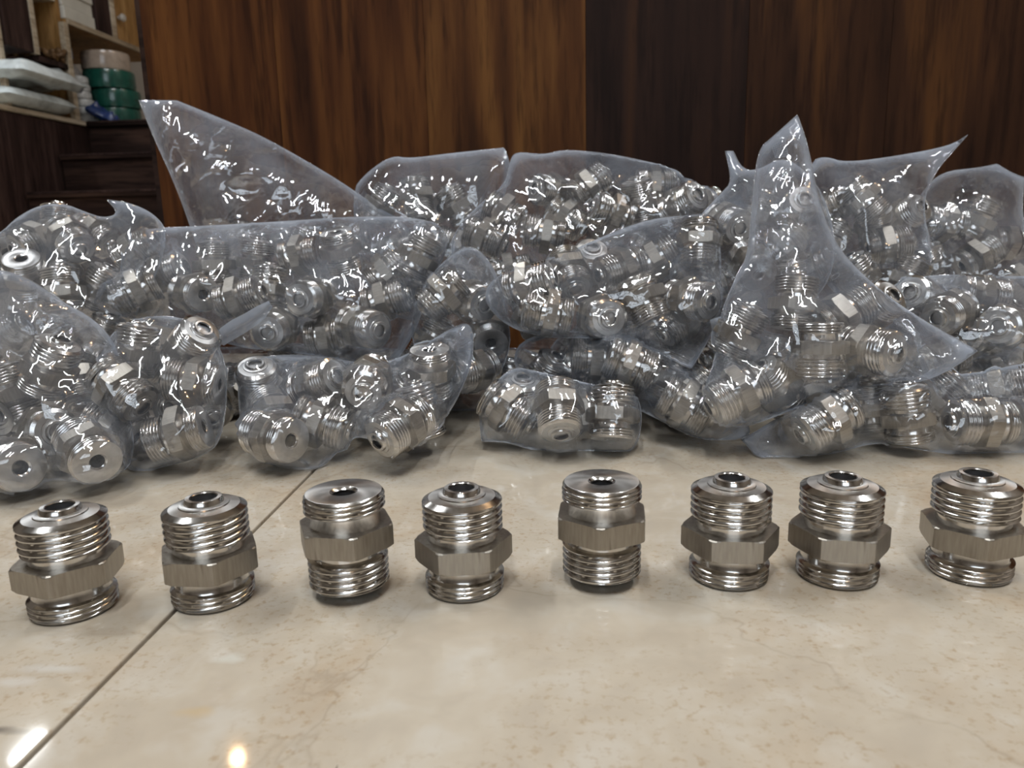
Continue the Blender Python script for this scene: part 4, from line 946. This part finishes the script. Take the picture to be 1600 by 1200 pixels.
# shelf unit on top
su = empty('shelf_unit', (XS - 0.15, 1.95, TOPZ))
ZT = 1.02
box('back_board', (XS - 0.31, 1.45, TOPZ + 0.0002), (XS - 0.30, 2.42, ZT), M['wood_old'], su)
box('upright', (XS - 0.06, 1.716, TOPZ + 0.13), (XS, 1.806, ZT), M['wood_red'], su, 0.002)
box('edge_strip', (XS - 0.012, 1.8065, 0.503), (XS + 0.002, 1.822, ZT), M['wood_edge'], su, 0.001)
box('edge_strip', (XS - 0.012, 1.690, TOPZ + 0.0002), (XS + 0.002, 1.701, ZT), M['wood_edge'], su, 0.001)
box('partition', (XS - 0.299, 1.930, TOPZ + 0.0002), (XS - 0.0125, 1.942, ZT), M['wood_ochre'], su)
box('edge_strip', (XS - 0.012, 1.927, TOPZ + 0.0002), (XS + 0.002, 1.945, 0.6), M['wood_edge'], su, 0.001)
box('shelf', (XS - 0.299, 1.8225, 0.490), (XS - 0.0002, 1.9265, 0.502), M['wood_red'], su, 0.001)
box('shelf', (XS - 0.299, 1.80, 0.645), (XS - 0.0125, 1.929, 0.656), M['wood_edge'], su, 0.001)
box('shelf', (XS - 0.299, 1.9455, 0.600), (XS - 0.003, 2.40, 0.611), M['wood_ochre'], su, 0.001)
box('edge_strip', (XS - 0.0028, 1.9455, 0.599), (XS + 0.003, 2.40, 0.612), M['wood_edge'], su, 0.001)
box('upright', (XS - 0.06, 2.078, 0.6115), (XS, 2.145, ZT), M['wood_red'], su, 0.002)
box('edge_strip', (XS - 0.012, 2.1455, 0.6115), (XS + 0.002, 2.166, ZT), M['wood_edge'], su, 0.001)
dr = box('door', (XS - 0.02, 2.167, 0.6115), (XS - 0.004, 2.30, ZT), M['wood_ochre'], su, 0.002)
kb = mesh_obj('knob', lathe('knob', [(0.0005, 0.02), (0.008, 0.018), (0.011, 0.012), (0.006, 0.004), (0.005, 0)], 20), M['knob'], dr)
pk = atX(185, 28, XS); kb.location = Vector(pk) - dr.location - su.location; kb.rotation_euler = (0, math.radians(90), 0)
tag(su, 'open wooden shelf unit with ochre partitions on the far left cabinet', 'shelf unit')
# steps
st = empty('wooden_steps', (XS + 0.09, 1.9, 0))
lev = [(atX(40, 300, XS), at(252, 292, 1.70)), (atX(93, 243, XS), at(246, 237, 1.84)), (atX(130, 190, XS), at(235, 187, 1.97))]
ys = [1.70, 1.84, 1.965, 2.42]
for k, (a, b) in enumerate(lev):
    zt = (0.190, 0.283, TOPZ)[k]; xr = max(b[0], -1.06) if k < 2 else b[0]
    box('riser', (XS + 0.007, ys[k], (0, 0.1905, 0.2835)[k]), (xr, ys[k] + 0.012, zt - 0.0142), M['wood_old'], st, 0.001)
    t = box('tread', (XS + 0.007, ys[k] - 0.008, zt - 0.014), (xr, ys[k + 1] + 0.004, zt), M['wood_old'], st, 0.002)
    box('worn_edge', (XS + 0.009, ys[k] - 0.0092, zt - 0.0045), (xr - 0.002, ys[k] - 0.0082, zt - 0.001), M['wood_red'], st)
sx = max(b[0] for a, b in lev)
box('side_board', (sx + 0.001, 1.692, 0), (sx + 0.012, 2.42, 0.284), M['wood_ochre'], st, 0.001)
tag(st, 'dark worn wooden steps rising beside the far left cabinet', 'steps')
# packing tape rolls
def roll(name, r0, r1, h, mat, core, loc, label, cat, group):
    e = empty(name, loc)
    mesh_obj('tape', lathe('tape', [(r0, 0.002), (r0 + 0.001, 0), (r1 * 0.9, 0), (r1 * 0.975, 0.002), (r1, h * 0.2), (r1, h * 0.8), (r1 * 0.975, h - 0.002), (r1 * 0.9, h), (r0 + 0.001, h), (r0, h - 0.002)], 40), mat, e)
    mesh_obj('core', lathe('core', [(r0 - 0.0002, 0.0005), (r0 - 0.0002, h - 0.0005), (r0 - 0.004, h - 0.0005), (r0 - 0.004, 0.0005), (r0 - 0.0002, 0.0005)], 32), core, e)
    tag(e, label, cat, group)
pt = at(180, 184, 2.11)
TL = ['green packing tape roll at the bottom of the stack behind the broad flap', 'green packing tape roll in the middle of the stack on the far left', 'topmost green packing tape roll in the stack, under the beige one', 'beige packing tape roll on top of the green ones']
zc = TOPZ
for k in range(4):
    hh = 0.0475
    roll('tape_roll', 0.038, 0.064 - (0.004 if k == 3 else 0), hh, M['tape_green'] if k < 3 else M['tape_beige'], M['card'],
         (pt[0] + (0.0, 0.003, -0.004, -0.010)[k], 2.115 + (0, 0.004, -0.003, 0.0)[k], zc + 0.0002), TL[k], 'tape roll', 'rolls of packing tape')
    zc += hh + 0.0003
# small white rolls
zc = TOPZ
for k in range(6):
    p = at(131 - k * 1.8, 178, 2.0)
    roll('small_roll', 0.010, 0.029 - 0.001 * (k % 2), 0.0185, M['roll_white'], M['blue'], (p[0] + 0.004, 2.0 + 0.002 * (k % 3), zc + 0.0002),
         'small white roll, number %s from the bottom of the little stack by the green tape' % ('one', 'two', 'three', 'four', 'five', 'six')[k], 'tape roll', 'stack of small white rolls')
    zc += 0.0191
# clear bottle with pale blue cap behind the little stack
bt = empty('bottle', (-1.277, 2.045, TOPZ))
mesh_obj('bottle_body', lathe('bottle_body', [(0.001, 0.0005), (0.030, 0.0005), (0.034, 0.006), (0.034, 0.11), (0.030, 0.135), (0.014, 0.158), (0.013, 0.172)], 32), mat_film('clear_bottle_plastic', 0.10, 0.12, 0.0), bt)
mesh_obj('bottle_cap', lathe('bottle_cap', [(0.0165, 0.168), (0.0165, 0.192), (0.014, 0.196), (0.0005, 0.1965)], 28), M['blue_cap'], bt)
tag(bt, 'clear plastic bottle with a pale blue cap behind the little white rolls', 'bottle')
# blue crumpled film
def pillow(name, sx, sy, sz, seed, amp, mat, nx=22, ny=16):
    V, F = [], []
    g = np.random.default_rng(seed)
    for side in (1, -1):
        for j in range(ny + 1):
            for i in range(nx + 1):
                a, b = i / nx * 2 - 1, j / ny * 2 - 1
                hgt = (max(0.0, (1 - a ** 6) * (1 - b ** 6))) ** 0.4
                p = np.array([[i * 9.0, j * 9.0]]); w_ = float(creases(np.vstack([p, [[0, 0]], [[200, 150]]]), seed, 10)[0]) * 0.15
                V.append((a * sx / 2, b * sy / 2, side * hgt * (sz / 2) + hgt * amp * w_))
    n1 = (nx + 1) * (ny + 1)
    for s_ in range(2):
        for j in range(ny):
            for i in range(nx):
                q = [s_ * n1 + j * (nx + 1) + i, s_ * n1 + j * (nx + 1) + i + 1, s_ * n1 + (j + 1) * (nx + 1) + i + 1, s_ * n1 + (j + 1) * (nx + 1) + i]
                F.append(q if s_ == 0 else q[::-1])
    return mesh_obj(name, pydata(name, V, F, 60), mat)
o = pillow('plastic_sheet', 0.075, 0.05, 0.02, 5, 0.006, M['blue']); o.location = (at(158, 176, 1.985)[0], 1.992, TOPZ + 0.017); o.rotation_euler = (0.1, 0.5, 0.2)
tag(o, 'crumpled dark blue plastic sheet at the foot of the green tape stack', 'plastic sheet')
# wrapped white packets on the cabinet
o = pillow('wrapped_packet', 0.20, 0.24, 0.042, 21, 0.005, M['white_wrap']); o.location = (XS - 0.075, 1.785, TOPZ + 0.023)
tag(o, 'white plastic-wrapped packet lying on the far left cabinet top', 'packet', 'wrapped packets')
o = pillow('wrapped_packet', 0.22, 0.245, 0.044, 33, 0.006, M['white_wrap']); o.location = (XS - 0.055, 1.79, TOPZ + 0.074); o.rotation_euler = (0.0, 0.03, 0.03)
tag(o, 'white plastic-wrapped packet lying on top of another packet', 'packet', 'wrapped packets')
# brown lumps on the small shelf
bm = bmesh.new(); g = np.random.default_rng(4)
for k in range(110):
    r = g.uniform(0.005, 0.009); c = (XS - g.uniform(-0.004, 0.10), g.uniform(1.83, 1.918), 0.5025 + r * 0.7 + g.uniform(0, 0.020))
    res = bmesh.ops.create_icosphere(bm, subdivisions=1, radius=r)
    for v in res['verts']:
        v.co = Vector(c) + v.co * g.uniform(0.75, 1.2)
me = bpy.data.meshes.new('brown_lumps'); bm.to_mesh(me); bm.free()
o = mesh_obj('brown_lumps', me, M['brown']); tag(o, 'heap of small brown lumps on the little shelf above the white packets', 'heap', kind='stuff')
# cartons on the upper shelf
zc = 0.6122
for k in range(5):
    o = box('carton', (XS - 0.24, 1.9465, zc), (XS - 0.004 - 0.004 * (k % 2), 2.074, zc + 0.030), M['carton'], None, 0.002); zc += 0.0304
    tag(o, 'flat off-white carton, %s from the bottom of the stack on the upper shelf' % ('first', 'second', 'third', 'fourth', 'fifth')[k], 'carton', 'flat cartons on the upper shelf')
# glass jar
jp = atX(196, 66, XS - 0.02)
jr = empty('glass_jar', (XS - 0.031, jp[1], 0.6122))
mesh_obj('jar_body', lathe('jar_body', [(0.001, 0.0), (0.022, 0.0), (0.026, 0.004), (0.026, 0.022), (0.020, 0.030)], 28), mat_film('jar_glass', 0.12, 0.2, 0.0), jr)
mesh_obj('jar_lid', lathe('jar_lid', [(0.021, 0.0302), (0.021, 0.037), (0.0005, 0.0375)], 28), M['knob'], jr)
tag(jr, 'small clear glass jar at the end of the upper shelf', 'jar')
